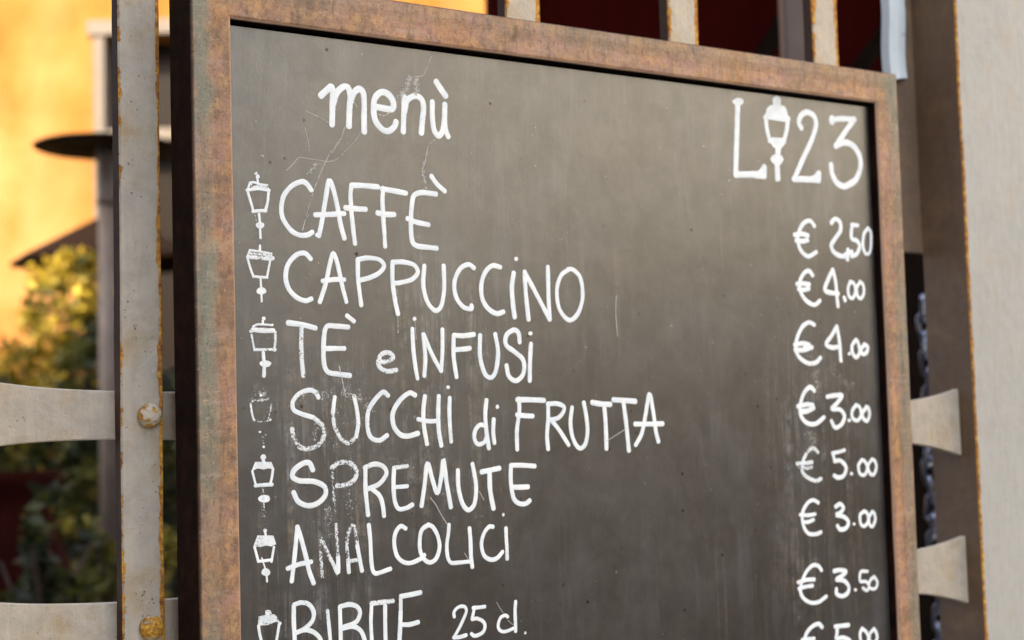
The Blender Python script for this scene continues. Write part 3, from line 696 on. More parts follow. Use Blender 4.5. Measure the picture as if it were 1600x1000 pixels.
MARKS = [
    ('lettering', 'handwritten white heading menù', """S72,0:1034,-642 1100,-582 1152,-539 1173,-583 1166,-715 1156,-929|S70,0:1174,-714 1219,-595 1295,-526 1352,-530 1373,-614 1362,-747 1350,-929|S70,0:1375,-680 1424,-568 1482,-529 1528,-566 1536,-681 1530,-831 1529,-972|S71,0:1680,-698 1864,-705 1885,-633 1833,-557 1747,-537 1669,-603 1647,-705 1663,-837 1746,-926 1823,-937 1892,-884 1913,-832|S65,0:2018,-553 2011,-723 1997,-934|S69,0:2015,-722 2050,-601 2126,-547 2189,-541 2243,-583 2254,-667 2237,-788 2219,-928|S66,0:2366,-580 2362,-726 2377,-878 2432,-939 2483,-887 2511,-764 2523,-592|S66,0:2523,-592 2514,-747 2524,-866 2556,-941|S77,0:2419,-361 2471,-428 2536,-505"""),
    ('lettering', 'handwritten white word CAFFÈ', """S54,0:903,-1610 859,-1554 802,-1529 689,-1578 598,-1679 566,-1808 584,-1918 670,-2026 758,-2067 847,-2063 906,-2031|S55,0:977,-2068 1013,-1930 1064,-1684 1107,-1500 1158,-1598 1199,-1774 1232,-1951 1269,-2080|S55,0:939,-1856 1106,-1844 1275,-1826|S47,0:955,-2058 979,-2067|S52,0:1364,-1528 1351,-1635 1356,-1782 1375,-1994 1390,-2132|S59,0:1362,-1533 1503,-1527 1677,-1530|S59,0:1288,-1766 1422,-1770 1525,-1770|S53,0:1739,-1538 1726,-1663 1731,-1845 1740,-2010|S49,12:1740,-2010 1744,-2146|S60,0:1720,-1547 1863,-1559 2014,-1576|S60,0:1662,-1799 1761,-1810 1866,-1805|S58,0:2383,-1563 2214,-1556 2115,-1587 2086,-1660 2065,-1828 2064,-1996 2081,-2089 2139,-2123 2257,-2130 2375,-2137|S57,0:2020,-1839 2126,-1872 2283,-1893|S58,0:2329,-1375 2396,-1455 2494,-1526"""),
    ('lettering', 'handwritten white word CAPPUCCINO', """S53,0:882,-2302 816,-2247 722,-2267 627,-2366 598,-2497 635,-2615 726,-2696 819,-2721 881,-2700|S51,0:972,-2732 1039,-2557 1098,-2338 1137,-2235 1181,-2335 1230,-2552 1276,-2726|S51,0:1007,-2519 1136,-2501 1259,-2498|S52,0:1418,-2290 1418,-2498 1447,-2754|S52,8:1418,-2290 1530,-2269 1672,-2281 1727,-2341 1668,-2417 1553,-2470 1440,-2498|S53,0:1828,-2301 1823,-2487 1846,-2685 1880,-2838|S53,0:1828,-2301 1959,-2296 2089,-2324 2131,-2398 2055,-2475 1894,-2515 1831,-2516|S54,0:2215,-2325 2195,-2527 2240,-2701 2332,-2793 2407,-2749 2452,-2571 2454,-2317|S55,0:2839,-2330 2764,-2294 2655,-2349 2584,-2491 2600,-2643 2688,-2748 2788,-2767 2792,-2729|S56,0:3182,-2311 3073,-2297 2977,-2377 2926,-2508 2936,-2662 3011,-2763 3118,-2813 3207,-2791|S61,0:3355,-2366 3324,-2523 3335,-2731 3350,-2848|P0,0:3418,-2212 3414,-2222 3406,-2232 3397,-2237 3385,-2236 3375,-2231 3370,-2223 3367,-2214 3368,-2203 3376,-2194 3387,-2189 3398,-2189 3408,-2194 3417,-2202|S57,0:3499,-2348 3507,-2571 3535,-2872|S58,0:3499,-2348 3637,-2568 3821,-2868|S58,0:3821,-2868 3814,-2617 3817,-2285|S55,0:4124,-2297 3998,-2373 3932,-2534 3957,-2746 4086,-2869 4212,-2795 4287,-2606 4262,-2392 4164,-2306 4091,-2303"""),
    ('lettering', 'handwritten white word TÈ', """S57,10:615,-2943 773,-2960 920,-2992|S50,38:765,-2958 755,-3160 760,-3326 772,-3469|S54,8:1294,-2978 1151,-2970 1042,-2978 1009,-3111 1004,-3327 1045,-3427 1167,-3452 1299,-3467|S54,0:1015,-3197 1119,-3194 1242,-3194|S51,5:1278,-2862 1360,-2919"""),
    ('lettering', 'worn handwritten white small letter e', """S52,36:1643,-3327 1729,-3327 1807,-3290 1779,-3241 1694,-3241 1636,-3303 1642,-3376 1726,-3425 1846,-3414"""),
    ('lettering', 'handwritten white word iNFUSi', """S50,0:2049,-2984 2055,-3203 2078,-3402 2098,-3507|P0,0:2102,-2884 2100,-2893 2093,-2902 2083,-2907 2073,-2907 2063,-2903 2056,-2894 2056,-2885 2059,-2875 2064,-2867 2074,-2862 2084,-2861 2093,-2866 2099,-2874|S50,0:2179,-3041 2199,-3278 2181,-3477|S50,0:2185,-3041 2282,-3253 2390,-3428|S50,0:2390,-3428 2411,-3227 2418,-2988|S54,0:2557,-3050 2550,-3278 2580,-3492|S55,0:2557,-3050 2678,-3054 2816,-3038|S55,0:2552,-3202 2674,-3196 2759,-3186|S56,0:2893,-3047 2885,-3277 2941,-3456 3017,-3500 3082,-3431 3120,-3226 3089,-3033|S57,0:3408,-3121 3395,-3017 3333,-2986 3236,-3044 3226,-3148 3340,-3225 3449,-3316 3444,-3459 3345,-3536 3252,-3484 3225,-3368|S57,0:3558,-3133 3538,-3329 3527,-3538|P0,0:3584,-3020 3583,-3031 3574,-3039 3561,-3043 3549,-3043 3537,-3039 3527,-3031 3526,-3021 3531,-3010 3539,-3003 3550,-2999 3563,-2999 3574,-3002 3580,-3010"""),
    ('lettering', 'handwritten white words SUCCHi', """S50,10:935,-3684 901,-3628 830,-3608 722,-3642 650,-3720 657,-3798 736,-3839 877,-3881|S50,40:877,-3881 973,-3963 989,-4058 924,-4152 799,-4187 711,-4161 651,-4065 636,-3986|S47,5:1119,-3679 1105,-3758 1094,-3841|S47,50:1094,-3841 1109,-3966 1178,-4095 1269,-4143 1353,-4084|S48,15:1353,-4084 1380,-3956 1369,-3811 1339,-3674|S52,15:1738,-3674 1682,-3637 1596,-3701 1508,-3814 1486,-3959 1520,-4089 1622,-4127 1717,-4078|S56,8:2064,-3675 1997,-3649 1880,-3722 1790,-3851 1796,-3982 1870,-4074 1965,-4093 2086,-4068|S53,0:2181,-3685 2157,-3842 2162,-4007 2192,-4182|S54,0:2352,-3687 2339,-3862 2341,-4045 2368,-4204|S50,0:2090,-3923 2222,-3946 2340,-3945|S50,0:2487,-3706 2478,-3848 2481,-4015|S50,30:2481,-4015 2492,-4169|P0,0:2492,-3597 2489,-3606 2483,-3613 2475,-3616 2464,-3615 2456,-3612 2451,-3605 2449,-3596 2450,-3587 2456,-3580 2466,-3577 2475,-3578 2484,-3581 2491,-3588"""),
    ('lettering', 'handwritten white words di FRUTTA', """S51,0:2943,-4018 2861,-3999 2798,-4056 2785,-4141 2824,-4201 2906,-4186 2946,-4111|S55,5:2952,-3737 2931,-3890 2941,-4077 2966,-4251|S52,0:3038,-3943 3027,-4079 3040,-4199|P0,0:3114,-3812 3112,-3822 3104,-3829 3094,-3835 3085,-3835 3075,-3831 3068,-3821 3068,-3811 3071,-3801 3077,-3793 3086,-3788 3097,-3787 3105,-3792 3110,-3801|S53,0:3375,-3726 3376,-3864 3337,-4070 3334,-4276|S61,0:3353,-3740 3519,-3742 3712,-3752|S57,0:3343,-3902 3449,-3914 3555,-3920|S54,0:3765,-3784 3758,-3976 3737,-4132 3747,-4284|S54,0:3754,-3793 3885,-3791 3976,-3823 3974,-3875 3901,-3944 3791,-3968|S54,0:3791,-3959 3896,-4067 4032,-4249|S55,6:4093,-3834 4064,-4000 4081,-4142 4132,-4249 4197,-4290 4266,-4235 4299,-4094 4284,-3917 4257,-3783|S63,0:4374,-3785 4510,-3805 4635,-3811|S60,6:4544,-3805 4558,-4029 4558,-4306|S64,0:4677,-3759 4833,-3769 5001,-3782|S60,0:4822,-3774 4856,-4054 4879,-4338|S57,0:4980,-4278 5075,-4150 5143,-3934 5208,-3701 5253,-3881 5289,-4138 5320,-4248|S61,0:4981,-4039 5174,-4044 5394,-4045"""),
    ('lettering', 'handwritten white word SPREMUTE', """S56,10:856,-4398 820,-4329 753,-4327 653,-4386 630,-4453 705,-4496 871,-4512 981,-4567 991,-4646 911,-4721 799,-4745 690,-4700 637,-4606|S44,62:1075,-4402 1076,-4581 1099,-4819|S51,36:1065,-4386 1156,-4336 1282,-4346 1349,-4423 1323,-4512 1231,-4558 1117,-4563|S51,8:1453,-4397 1448,-4598 1457,-4718 1471,-4874|S52,22:1442,-4397 1559,-4365 1664,-4395 1697,-4467 1612,-4565 1483,-4609|S51,0:1518,-4611 1609,-4686 1646,-4788 1657,-4894|S45,30:1949,-4400 1794,-4410|S52,0:1789,-4410 1778,-4552 1785,-4735 1830,-4828 1925,-4827 1998,-4796|S45,0:1788,-4609 1883,-4607 1943,-4604|S53,0:2106,-4816 2149,-4609 2192,-4380 2248,-4551 2305,-4692 2360,-4515 2390,-4350 2420,-4579 2466,-4847|S54,0:2565,-4465 2567,-4648 2612,-4817 2685,-4888 2763,-4825 2789,-4637 2751,-4405|S59,0:2863,-4497 2979,-4481 3096,-4466|S59,0:2966,-4487 2967,-4688 3004,-4890|S56,0:3562,-4461 3398,-4446 3245,-4440|S56,0:3245,-4440 3239,-4615 3267,-4787 3331,-4850 3423,-4859 3482,-4827|S56,0:3245,-4675 3363,-4680 3464,-4680"""),
    ('lettering', 'handwritten white word ANALCOLiCi', """S49,0:598,-5469 626,-5295 651,-5110 668,-4962|S52,0:671,-4944 708,-5052 760,-5242 792,-5382 839,-5506|S49,5:555,-5342 674,-5311 818,-5294|S40,60:921,-5053 924,-5229 937,-5449|S43,45:934,-5079 1016,-5248 1078,-5365|S50,5:1078,-5365 1113,-5421 1117,-5267|S40,55:1117,-5267 1109,-5115 1103,-4944|S47,25:1236,-5428 1229,-5313|S44,50:1229,-5313 1222,-5110 1270,-4970 1316,-4988 1338,-5168|S47,8:1338,-5168 1364,-5310 1386,-5426|S44,50:1217,-5325 1275,-5316 1346,-5314|S48,0:1476,-4972 1490,-5127 1496,-5332 1513,-5435 1552,-5464 1718,-5429|S49,0:1911,-5036 1851,-5007 1789,-5068 1768,-5170 1797,-5302 1871,-5371 1963,-5387 2087,-5350 2127,-5318|S49,0:2187,-5011 2103,-5061 2074,-5170 2080,-5282 2124,-5363 2196,-5399 2269,-5363 2313,-5252 2296,-5138 2239,-5040 2181,-5011|S46,0:2437,-5025 2426,-5114 2403,-5238 2411,-5360 2448,-5419 2529,-5426 2682,-5424|S51,0:2691,-5076 2700,-5224 2700,-5370 2714,-5485|S48,0:2993,-5081 2940,-5078 2873,-5145 2838,-5253 2865,-5369 2940,-5421 3028,-5416 3108,-5351|S48,0:3158,-5104 3159,-5206 3163,-5290|S48,25:3163,-5290 3163,-5431|P0,0:3145,-4962 3143,-4970 3139,-4976 3133,-4980 3125,-4980 3119,-4976 3114,-4969 3112,-4960 3114,-4953 3120,-4946 3126,-4943 3134,-4942 3141,-4946 3145,-4954"""),
    ('lettering', 'handwritten white word BIBITE', """S49,5:617,-5703 613,-5851 620,-6049 624,-6160|S49,20:617,-5697 694,-5682 778,-5704 832,-5784 816,-5869 730,-5936 631,-5970|S49,18:632,-5966 744,-5950 842,-5990 904,-6064 920,-6178|S40,30:986,-5785 995,-5886|S43,5:995,-5886 1013,-6088 1022,-6201|S47,0:1126,-5759 1127,-5910 1128,-6099 1129,-6212|S50,12:1126,-5759 1235,-5746 1322,-5777 1353,-5843 1304,-5927 1157,-5964|S50,12:1142,-5975 1273,-5968 1360,-6021 1401,-6126 1406,-6215|S44,0:1487,-5784 1476,-5943 1482,-6134 1487,-6249|S51,36:1485,-5759 1604,-5756 1739,-5755|S48,10:1645,-5792 1641,-5945 1641,-6150 1643,-6265|S56,3:2069,-5696 1953,-5708 1831,-5717|S48,30:1831,-5717 1827,-5859|S52,0:1827,-5859 1815,-6025 1803,-6166 1797,-6281|S52,0:1823,-6000 1930,-6008 2033,-5994"""),
    ('lettering', 'handwritten white words 25 cl', """S39,8:2474,-5981 2469,-5936 2508,-5894 2562,-5880 2611,-5893 2625,-5935 2594,-5999 2537,-6091 2465,-6186|S43,8:2458,-6191 2534,-6194 2615,-6181|S43,0:2710,-5909 2778,-5910 2860,-5909|S40,8:2724,-5912 2711,-5965 2693,-6023|S43,0:2693,-6027 2756,-6023 2828,-6058 2854,-6105 2834,-6164 2769,-6195 2714,-6198 2679,-6173|S40,0:3150,-6041 3115,-6022 3059,-6040 3025,-6099 3027,-6152 3072,-6188 3138,-6189 3218,-6168|S44,0:3256,-5888 3246,-5982 3246,-6096 3245,-6203|P0,10:3386,-6233 3385,-6239 3380,-6244 3374,-6247 3367,-6247 3361,-6243 3356,-6237 3356,-6230 3358,-6224 3363,-6219 3368,-6216 3375,-6216 3381,-6220 3384,-6226"""),
    ('emblem', 'white painted L, street lamp and 23', """P0,0:6857,-168 6850,-187 6827,-206 6786,-220 6743,-224 6708,-217 6678,-203 6664,-186 6678,-166 6711,-147 6748,-133 6790,-128 6832,-135 6854,-149|S85,0:6758,-177 6733,-471 6704,-771 6679,-1068|S85,0:6675,-1073 6859,-1061 7021,-1050 7153,-1060|P0,0:6961,-1035 7075,-990 7133,-922 7165,-910 7198,-937 7190,-1080 7140,-1101 6998,-1100|P0,0:7175,-321 7214,-283 7238,-221 7292,-175 7346,-160 7339,-103 7364,-62 7417,-42 7468,-53 7487,-89 7480,-147 7546,-163 7581,-210 7595,-265 7635,-297 7628,-348 7541,-361 7258,-352 7175,-362|S69,0:7215,-348 7230,-490 7268,-615|S70,0:7592,-324 7563,-463 7507,-604|P0,0:7229,-588 7291,-573 7478,-564 7554,-555 7542,-625 7493,-669 7454,-703 7438,-776 7466,-787 7495,-833 7457,-884 7422,-911 7425,-1095 7375,-1121 7333,-1104 7335,-908 7295,-885 7258,-844 7304,-794 7353,-777 7358,-707 7318,-687 7283,-649 7236,-640|S80,0:7823,-414 7781,-338 7837,-244 7941,-204 8053,-241 8084,-343 8014,-519 7845,-777 7671,-1049|S80,0:7650,-1066 7851,-1056 8001,-1051 8097,-1052|P0,0:7916,-1025 8015,-990 8072,-934 8111,-922 8140,-949 8134,-1058 8084,-1090 7934,-1090|P0,0:8434,-261 8423,-289 8406,-314 8384,-329 8358,-328 8337,-316 8325,-296 8320,-271 8323,-243 8341,-218 8367,-203 8391,-203 8414,-216 8431,-235|S78,0:8382,-259 8549,-234 8790,-218|S82,0:8791,-213 8629,-376 8421,-599|S87,0:8422,-596 8575,-537 8729,-560 8846,-674 8863,-830 8770,-997 8609,-1085 8530,-1103 8412,-1060 8341,-959 8324,-839"""),
    ('price', 'handwritten white price €2,50', """S60,0:7984,-1636 7909,-1575 7795,-1611 7705,-1725 7685,-1846 7729,-1954 7850,-2023 7999,-1963|S65,0:7629,-1764 7754,-1747 7865,-1762|S65,0:7652,-1831 7763,-1838 7856,-1819|S67,0:8285,-1581 8360,-1529 8444,-1570 8444,-1671 8346,-1778 8272,-1862 8296,-1938 8391,-1989 8500,-2001|S67,0:8569,-1911 8550,-2038|S58,0:8507,-1979 8640,-1933|S58,0:8652,-1590 8769,-1591|S63,0:8660,-1604 8641,-1683 8647,-1769 8740,-1792 8782,-1862 8727,-1956 8628,-1995|S54,0:8957,-1617 8875,-1693 8843,-1839 8881,-1944 8955,-1941 8994,-1833 9002,-1667 8945,-1618"""),
    ('price', 'first handwritten white price €4.00', """S60,0:7920,-2261 7854,-2203 7760,-2242 7681,-2363 7702,-2482 7791,-2579 7928,-2626 8029,-2570|S65,0:7636,-2374 7733,-2366 7852,-2374|S65,0:7660,-2433 7743,-2445 7841,-2425|S66,0:8279,-2175 8196,-2289 8122,-2428 8205,-2466 8356,-2477|S61,0:8279,-2175 8319,-2326 8331,-2507 8344,-2639|S57,0:8460,-2521 8478,-2561|S53,0:8588,-2318 8540,-2401 8551,-2503 8619,-2526 8671,-2439 8648,-2341 8579,-2319|S53,0:8764,-2318 8694,-2397 8709,-2499 8771,-2528 8823,-2456 8817,-2353 8755,-2314"""),
    ('price', 'second handwritten white price €4.00', """S60,0:7913,-2876 7817,-2847 7703,-2902 7605,-3038 7570,-3176 7627,-3278 7775,-3353 7915,-3344 7997,-3284|S60,0:7553,-3127 7706,-3106 7810,-3125|S64,0:7558,-3186 7701,-3191 7856,-3155|S64,0:7717,-3146 7800,-3151|S61,0:8309,-2891 8202,-3013 8105,-3114 8208,-3158 8346,-3143|S61,0:8309,-2891 8341,-3072 8355,-3324|P0,0:8540,-3233 8539,-3242 8531,-3250 8518,-3255 8505,-3256 8494,-3251 8485,-3243 8483,-3233 8488,-3224 8497,-3216 8508,-3211 8521,-3210 8533,-3215 8538,-3224|S57,0:8646,-3054 8568,-3132 8577,-3233 8638,-3278 8700,-3213 8678,-3091 8640,-3054|S58,0:8794,-3114 8726,-3182 8752,-3237 8826,-3218 8851,-3147 8794,-3114"""),
    ('price', 'first handwritten white price €3.00', """S60,0:7867,-3694 7786,-3650 7677,-3728 7607,-3884 7617,-4002 7720,-4092 7872,-4100 8016,-4024|S64,0:7566,-3883 7719,-3862 7829,-3872|S69,0:7604,-3947 7728,-3941 7841,-3904|S61,0:8081,-3772 8215,-3758 8349,-3760 8252,-3855 8157,-3923 8304,-3936 8377,-4017 8322,-4116 8206,-4157 8140,-4072|P0,0:8490,-4074 8487,-4085 8479,-4093 8466,-4097 8451,-4096 8440,-4091 8431,-4083 8426,-4072 8431,-4062 8442,-4053 8455,-4049 8468,-4051 8482,-4056 8489,-4064|S57,0:8596,-3880 8518,-3960 8527,-4050 8613,-4076 8681,-4003 8658,-3912 8590,-3880|S57,0:8783,-3914 8706,-3983 8716,-4054 8787,-4086 8834,-4006 8815,-3925 8775,-3910"""),
    ('price', 'worn handwritten white price €5.00', """S55,38:7885,-4457 7799,-4400 7691,-4455 7616,-4570 7604,-4687 7696,-4759 7832,-4804 7922,-4778|S55,36:7514,-4580 7651,-4581 7775,-4572|S50,50:7552,-4630 7675,-4642 7764,-4630|S51,30:8131,-4473 8245,-4463 8354,-4443|S51,10:8145,-4480 8168,-4570|S61,12:8167,-4574 8281,-4574 8367,-4657 8327,-4755 8226,-4781 8151,-4752|P0,0:8492,-4742 8490,-4752 8480,-4760 8468,-4763 8455,-4761 8443,-4756 8435,-4749 8435,-4740 8439,-4730 8446,-4722 8457,-4719 8471,-4720 8481,-4725 8488,-4733|S52,8:8655,-4578 8593,-4646 8616,-4747 8702,-4763 8752,-4672 8704,-4589 8649,-4577|S53,8:8846,-4574 8767,-4652 8791,-4744 8863,-4769 8919,-4678 8894,-4596 8840,-4574"""),
    ('price', 'second handwritten white price €3.00', """S54,0:7858,-5074 7763,-5036 7656,-5079 7575,-5192 7581,-5328 7658,-5434 7794,-5454 7884,-5434|S50,5:7534,-5203 7656,-5216 7795,-5210|S54,0:7570,-5293 7665,-5298 7763,-5276|S60,0:8154,-5138 8235,-5109 8295,-5162 8229,-5218 8165,-5238 8297,-5271 8370,-5339 8322,-5411 8217,-5421 8171,-5373|P0,0:8496,-5372 8493,-5380 8486,-5387 8476,-5390 8464,-5389 8455,-5384 8448,-5377 8444,-5369 8447,-5360 8456,-5353 8467,-5350 8478,-5352 8489,-5357 8496,-5363|S52,0:8660,-5221 8584,-5267 8592,-5377 8663,-5405 8731,-5335 8708,-5243 8654,-5220|S52,5:8804,-5239 8742,-5306 8751,-5397 8808,-5414 8857,-5332 8839,-5251 8799,-5234"""),
    ('price', 'handwritten white price €3.50', """S54,0:7865,-5901 7814,-5846 7722,-5828 7611,-5891 7525,-6003 7487,-6108 7532,-6209 7651,-6275 7789,-6280 7932,-6223|S54,0:7451,-6016 7590,-5997 7735,-6001|S54,0:7462,-6092 7585,-6078 7700,-6075|S60,0:8080,-5926 8186,-5922 8291,-5945 8213,-5996 8113,-6033 8241,-6054 8327,-6132 8307,-6208 8214,-6244 8113,-6211 8109,-6145|P0,5:8474,-6188 8468,-6198 8460,-6204 8450,-6207 8436,-6206 8425,-6202 8419,-6194 8416,-6184 8418,-6174 8426,-6167 8439,-6165 8452,-6166 8463,-6170 8472,-6178|S47,15:8680,-5976 8554,-5972 8536,-6084 8640,-6098 8693,-6161 8650,-6210 8579,-6174|S47,0:8798,-6050 8722,-6085 8693,-6161 8748,-6199 8817,-6188 8846,-6117 8790,-6049"""),
    ('price', 'handwritten white price €5.00, lowest one in view', """S58,0:7836,-6591 7774,-6545 7665,-6567 7569,-6633 7526,-6726 7543,-6825 7631,-6888|S54,0:7481,-6713 7580,-6712 7690,-6715|S54,0:7493,-6777 7577,-6774 7668,-6773|S60,0:8056,-6604 8177,-6606 8299,-6608|S60,0:8098,-6607 8085,-6694 8074,-6747 8200,-6754 8308,-6803 8327,-6882|S51,0:8540,-6671 8497,-6722 8500,-6811 8561,-6864 8636,-6825 8617,-6734 8532,-6670|S52,0:8750,-6696 8673,-6750 8660,-6827 8723,-6869 8794,-6829 8789,-6750 8743,-6694"""),
    ('lantern_drawing', 'white lantern sketch before CAFFÈ', """P0,0:338,-1509 336,-1518 328,-1526 319,-1530 310,-1532 300,-1529 294,-1522 294,-1512 297,-1503 302,-1496 310,-1491 320,-1490 328,-1493 334,-1500|P0,40:314,-1479 313,-1487 307,-1494 299,-1498 291,-1498 283,-1494 278,-1489 277,-1482 280,-1474 284,-1467 291,-1464 300,-1464 307,-1467 311,-1473|S26,0:310,-1528 315,-1579|S26,20:228,-1580 199,-1657|S23,15:228,-1576 275,-1570 321,-1584 418,-1590|S26,35:251,-1621 336,-1609 422,-1618|S33,15:193,-1653 243,-1643 320,-1631 437,-1639|S20,40:244,-1593 249,-1643|S29,10:205,-1674 240,-1785 261,-1858|S33,5:429,-1646 415,-1761 388,-1851|S33,15:251,-1858 316,-1849 399,-1842|S29,5:320,-1880 329,-1979|P0,10:376,-1988 368,-2004 356,-2016 339,-2022 317,-2022 299,-2018 289,-2007 283,-1993 285,-1977 299,-1965 319,-1959 339,-1958 359,-1963 374,-1973|S29,15:328,-2007 331,-2116|S8,60:276,-1889 298,-1980"""),
    ('lantern_drawing', 'white lantern sketch before CAPPUCCINO', """S26,15:325,-2189 324,-2237|S23,30:212,-2239 323,-2249 451,-2265|S39,35:191,-2307 306,-2311 447,-2318|S33,50:199,-2274 338,-2279 447,-2294|S23,20:215,-2239 183,-2313|P0,0:482,-2309 480,-2318 475,-2325 466,-2330 456,-2331 448,-2327 442,-2320 438,-2311 440,-2303 448,-2295 457,-2291 466,-2290 476,-2293 482,-2301|S26,10:190,-2324 219,-2422 250,-2501|S26,20:432,-2337 412,-2423 394,-2504|S29,15:244,-2494 318,-2500 399,-2501|S23,0:324,-2517 328,-2602|P0,8:386,-2633 383,-2648 364,-2660 342,-2669 318,-2670 295,-2664 279,-2651 278,-2636 285,-2621 298,-2608 319,-2600 344,-2598 364,-2605 378,-2618|S23,25:330,-2670 332,-2739"""),
    ('lantern_drawing', 'white lantern sketch before TÈ', """P0,0:372,-2903 371,-2911 366,-2918 356,-2921 347,-2921 339,-2917 332,-2911 329,-2904 332,-2895 339,-2888 347,-2885 357,-2886 366,-2889 371,-2895|S29,5:340,-2927 340,-2960|S23,35:234,-2985 278,-2965 340,-2963 441,-2969|S26,45:207,-3036 339,-3006 471,-3036|S49,30:227,-3013 338,-3023 455,-3022|P0,0:227,-3031 224,-3039 220,-3044 214,-3047 206,-3048 199,-3045 196,-3039 194,-3032 194,-3024 199,-3019 207,-3016 214,-3016 221,-3018 226,-3024|P0,0:489,-3039 486,-3045 481,-3049 475,-3052 468,-3053 462,-3050 459,-3045 457,-3039 458,-3033 462,-3029 469,-3026 476,-3025 482,-3027 487,-3032|P0,0:457,-2966 456,-2971 451,-2976 445,-2978 439,-2977 433,-2975 429,-2971 429,-2966 430,-2960 434,-2956 439,-2954 446,-2954 451,-2956 455,-2960|S23,25:217,-3066 228,-3136 242,-3199|S29,35:473,-3064 470,-3135 456,-3206|S29,35:245,-3209 335,-3209 462,-3206|P0,0:261,-3209 258,-3216 254,-3221 248,-3224 241,-3225 235,-3222 232,-3216 230,-3209 231,-3203 235,-3198 242,-3194 248,-3194 255,-3197 260,-3202|P0,10:483,-3208 481,-3217 476,-3223 467,-3228 457,-3228 449,-3225 443,-3217 439,-3209 442,-3200 449,-3194 458,-3189 468,-3189 477,-3192 482,-3200|S36,20:339,-3237 343,-3319|P0,10:423,-3347 413,-3362 398,-3374 374,-3379 344,-3378 321,-3372 305,-3361 296,-3347 299,-3331 320,-3320 347,-3314 374,-3315 401,-3321 421,-3332|S39,22:347,-3375 340,-3466"""),
    ('lantern_drawing', 'faded lantern sketch before SUCCHi', """S26,72:296,-3599 303,-3634|P0,0:321,-3655 320,-3661 317,-3666 310,-3668 303,-3668 297,-3665 293,-3661 290,-3654 293,-3648 298,-3643 304,-3641 311,-3642 317,-3644 321,-3649|S32,72:193,-3726 217,-3667 279,-3636 357,-3641 421,-3687 424,-3741|S32,60:201,-3709 278,-3699 390,-3691|S23,40:193,-3740 206,-3828 228,-3898|S23,60:417,-3738 393,-3838 373,-3901|S29,62:215,-3904 305,-3909 410,-3897|P0,0:242,-3891 241,-3897 236,-3901 231,-3902 225,-3902 219,-3900 215,-3896 215,-3890 216,-3885 219,-3881 225,-3879 231,-3879 236,-3881 240,-3885|P0,0:413,-3892 413,-3897 409,-3901 403,-3903 398,-3903 393,-3900 389,-3896 388,-3891 390,-3886 394,-3882 398,-3880 404,-3881 409,-3883 412,-3887|P0,0:380,-3901 380,-3905 377,-3908 373,-3909 369,-3909 365,-3907 362,-3904 362,-3900 363,-3897 366,-3894 369,-3892 374,-3893 377,-3895 379,-3897|S26,75:316,-3932 318,-4004|P0,68:365,-4033 358,-4048 346,-4060 331,-4065 314,-4063 298,-4057 290,-4046 287,-4031 289,-4016 299,-4005 316,-4000 332,-4001 347,-4008 360,-4019|P0,0:301,-4008 299,-4012 295,-4015 290,-4017 284,-4017 279,-4015 275,-4012 273,-4007 274,-4003 278,-4000 284,-3999 290,-3998 296,-4000 300,-4004|S26,76:320,-4060 323,-4137|P0,0:338,-4153 336,-4158 333,-4163 327,-4165 321,-4165 316,-4162 312,-4157 310,-4152 311,-4147 316,-4142 322,-4139 328,-4140 334,-4143 337,-4148"""),
    ('lantern_drawing', 'white lantern sketch before SPREMUTE', """P0,0:349,-4252 348,-4263 338,-4272 325,-4278 312,-4278 299,-4271 289,-4261 288,-4250 293,-4240 301,-4230 312,-4225 327,-4225 338,-4231 345,-4241|S39,0:316,-4272 322,-4303|P0,22:230,-4294 404,-4301 438,-4377 372,-4361 320,-4372 259,-4358 189,-4382|S26,15:198,-4382 216,-4456 235,-4522|S29,10:419,-4376 405,-4455 383,-4523|S39,20:225,-4523 317,-4520 408,-4520|P0,0:245,-4524 243,-4531 240,-4536 235,-4539 228,-4540 223,-4537 219,-4531 217,-4523 218,-4516 223,-4511 229,-4508 235,-4507 241,-4511 245,-4517|P0,0:414,-4524 412,-4531 409,-4537 403,-4541 396,-4540 391,-4536 387,-4530 385,-4523 386,-4516 391,-4510 397,-4506 403,-4507 409,-4511 413,-4517|S16,60:307,-4549 315,-4618|P0,6:381,-4656 377,-4674 362,-4685 335,-4690 307,-4689 283,-4682 262,-4668 253,-4650 263,-4633 284,-4622 308,-4617 336,-4618 363,-4625 378,-4639|S13,45:314,-4692 317,-4738|S8,66:315,-4720 323,-4951"""),
    ('lantern_drawing', 'white lantern sketch before ANALCOLiCi', """P0,15:344,-4961 340,-4969 334,-4975 327,-4979 317,-4979 309,-4974 305,-4967 303,-4959 304,-4951 309,-4945 319,-4941 327,-4942 336,-4946 342,-4953|S26,20:322,-4975 332,-5025|P0,30:240,-5001 410,-5012 439,-5097 387,-5116 326,-5104 264,-5115 195,-5103|S29,0:207,-5109 245,-5253|S29,0:414,-5123 384,-5263|S32,0:245,-5249 323,-5248 389,-5245|S16,10:282,-5219 321,-5338|P0,15:370,-5362 367,-5379 352,-5392 332,-5396 312,-5393 292,-5384 277,-5371 276,-5355 283,-5337 294,-5325 312,-5320 334,-5323 351,-5331 363,-5345|S22,10:330,-5388 333,-5449"""),
    ('lantern_drawing', 'white lantern sketch before BIBITE', """P0,0:360,-5754 355,-5764 348,-5771 338,-5773 326,-5772 316,-5767 310,-5759 307,-5750 308,-5740 316,-5733 327,-5730 339,-5732 350,-5737 358,-5745|P0,36:236,-5776 312,-5765 415,-5770 466,-5856 413,-5842 330,-5865 228,-5863|S32,5:233,-5862 247,-5954 275,-6057 284,-6113|S32,5:454,-5869 431,-5981 408,-6071 386,-6124|P0,0:480,-5863 478,-5869 474,-5874 466,-5877 458,-5877 451,-5874 446,-5867 443,-5859 445,-5853 451,-5848 459,-5845 467,-5845 475,-5849 479,-5855|S19,45:313,-5728 354,-5735 369,-5766"""),
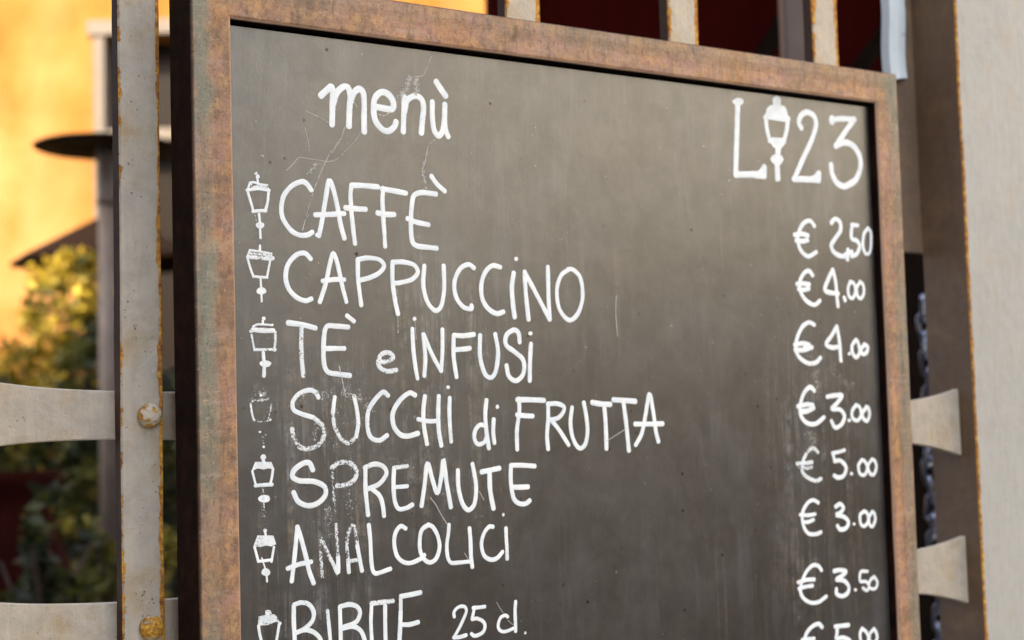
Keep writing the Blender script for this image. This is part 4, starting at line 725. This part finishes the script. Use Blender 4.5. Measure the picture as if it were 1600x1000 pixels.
    ('scratch', None, """S11,50:867,-815 993,-861 1114,-911|S11,50:1143,-1224 1196,-1138 1254,-1060 1297,-947|S11,50:1268,-1215 1383,-1108 1460,-1019 1499,-950|S12,50:2367,-93 2303,-228 2241,-319 2132,-342 2061,-414 1999,-521|S12,50:2171,-352 2166,-514|S11,50:845,-984 878,-1114 893,-1242|S11,50:1404,-652 1452,-722|S12,50:2380,-989 2309,-1045 2276,-1141|S11,50:1703,-775 1779,-782 1848,-729|S11,50:630,-1429 712,-1352 776,-1291 901,-1298 1010,-1302 1119,-1307 1230,-1258 1306,-1179|S11,50:1140,-1191 1064,-1327 997,-1461 930,-1611 872,-1776 795,-2020|S12,50:2277,-1124 2253,-1244 2221,-1331 2257,-1464|S11,50:852,-1455 926,-1393 972,-1342|S11,50:870,-1856 824,-1923|S13,50:4772,-2583 4754,-2787 4771,-3041|S11,50:1178,-3372 1244,-3680|S11,50:1873,-2581 1876,-3031|S11,50:2081,-2896 2091,-3095|S13,50:4549,-4226 4867,-4082|S11,50:2217,-4736 2281,-4812 2332,-4899 2396,-4993 2445,-5054|S12,50:2829,-4697 2855,-4744 2884,-4792|S12,50:2622,-5334 2694,-5441|S12,50:3009,-5875 3053,-5943 3093,-5995|S12,50:3151,-6080 3219,-6136"""),
    ('chalk_smear', 'pale smear of wiped chalk', """S101,66:2112,-349 2051,-423 1989,-531 1938,-611|S73,60:2171,-352 2174,-445 2165,-531|S61,68:972,-1342 907,-1411 861,-1470|S65,70:2276,-1141 2232,-1297 2255,-1506|S173,79:704,-3689 882,-3644 1098,-3663|S204,80:1094,-3822 1310,-3955 1497,-3910|S147,77:947,-3946 872,-4087 1014,-4138|S178,80:1209,-3616 1391,-3699 1537,-3798|S156,78:271,-3605 406,-3716 368,-3886|S135,78:1050,-4139 1266,-4258 1299,-4387|S147,78:1004,-4577 1042,-4836 1037,-5053|S162,77:1252,-4609 1292,-4850 1265,-4988|S154,80:1796,-4329 1984,-4438 2053,-4564|S116,80:303,-4565 310,-4739 312,-4931|S240,78:7804,-3334 7880,-3473 7897,-3651|S207,79:8252,-3374 8301,-3515 8522,-3657|S238,79:7700,-4200 7831,-4322 7769,-4438"""),
]
for name, label, data in MARKS:
    if name in ('scratch', 'chalk_smear'):
        for d in data.split('|'): build_marks(name, None, d)
    else: build_marks(name, label, data)
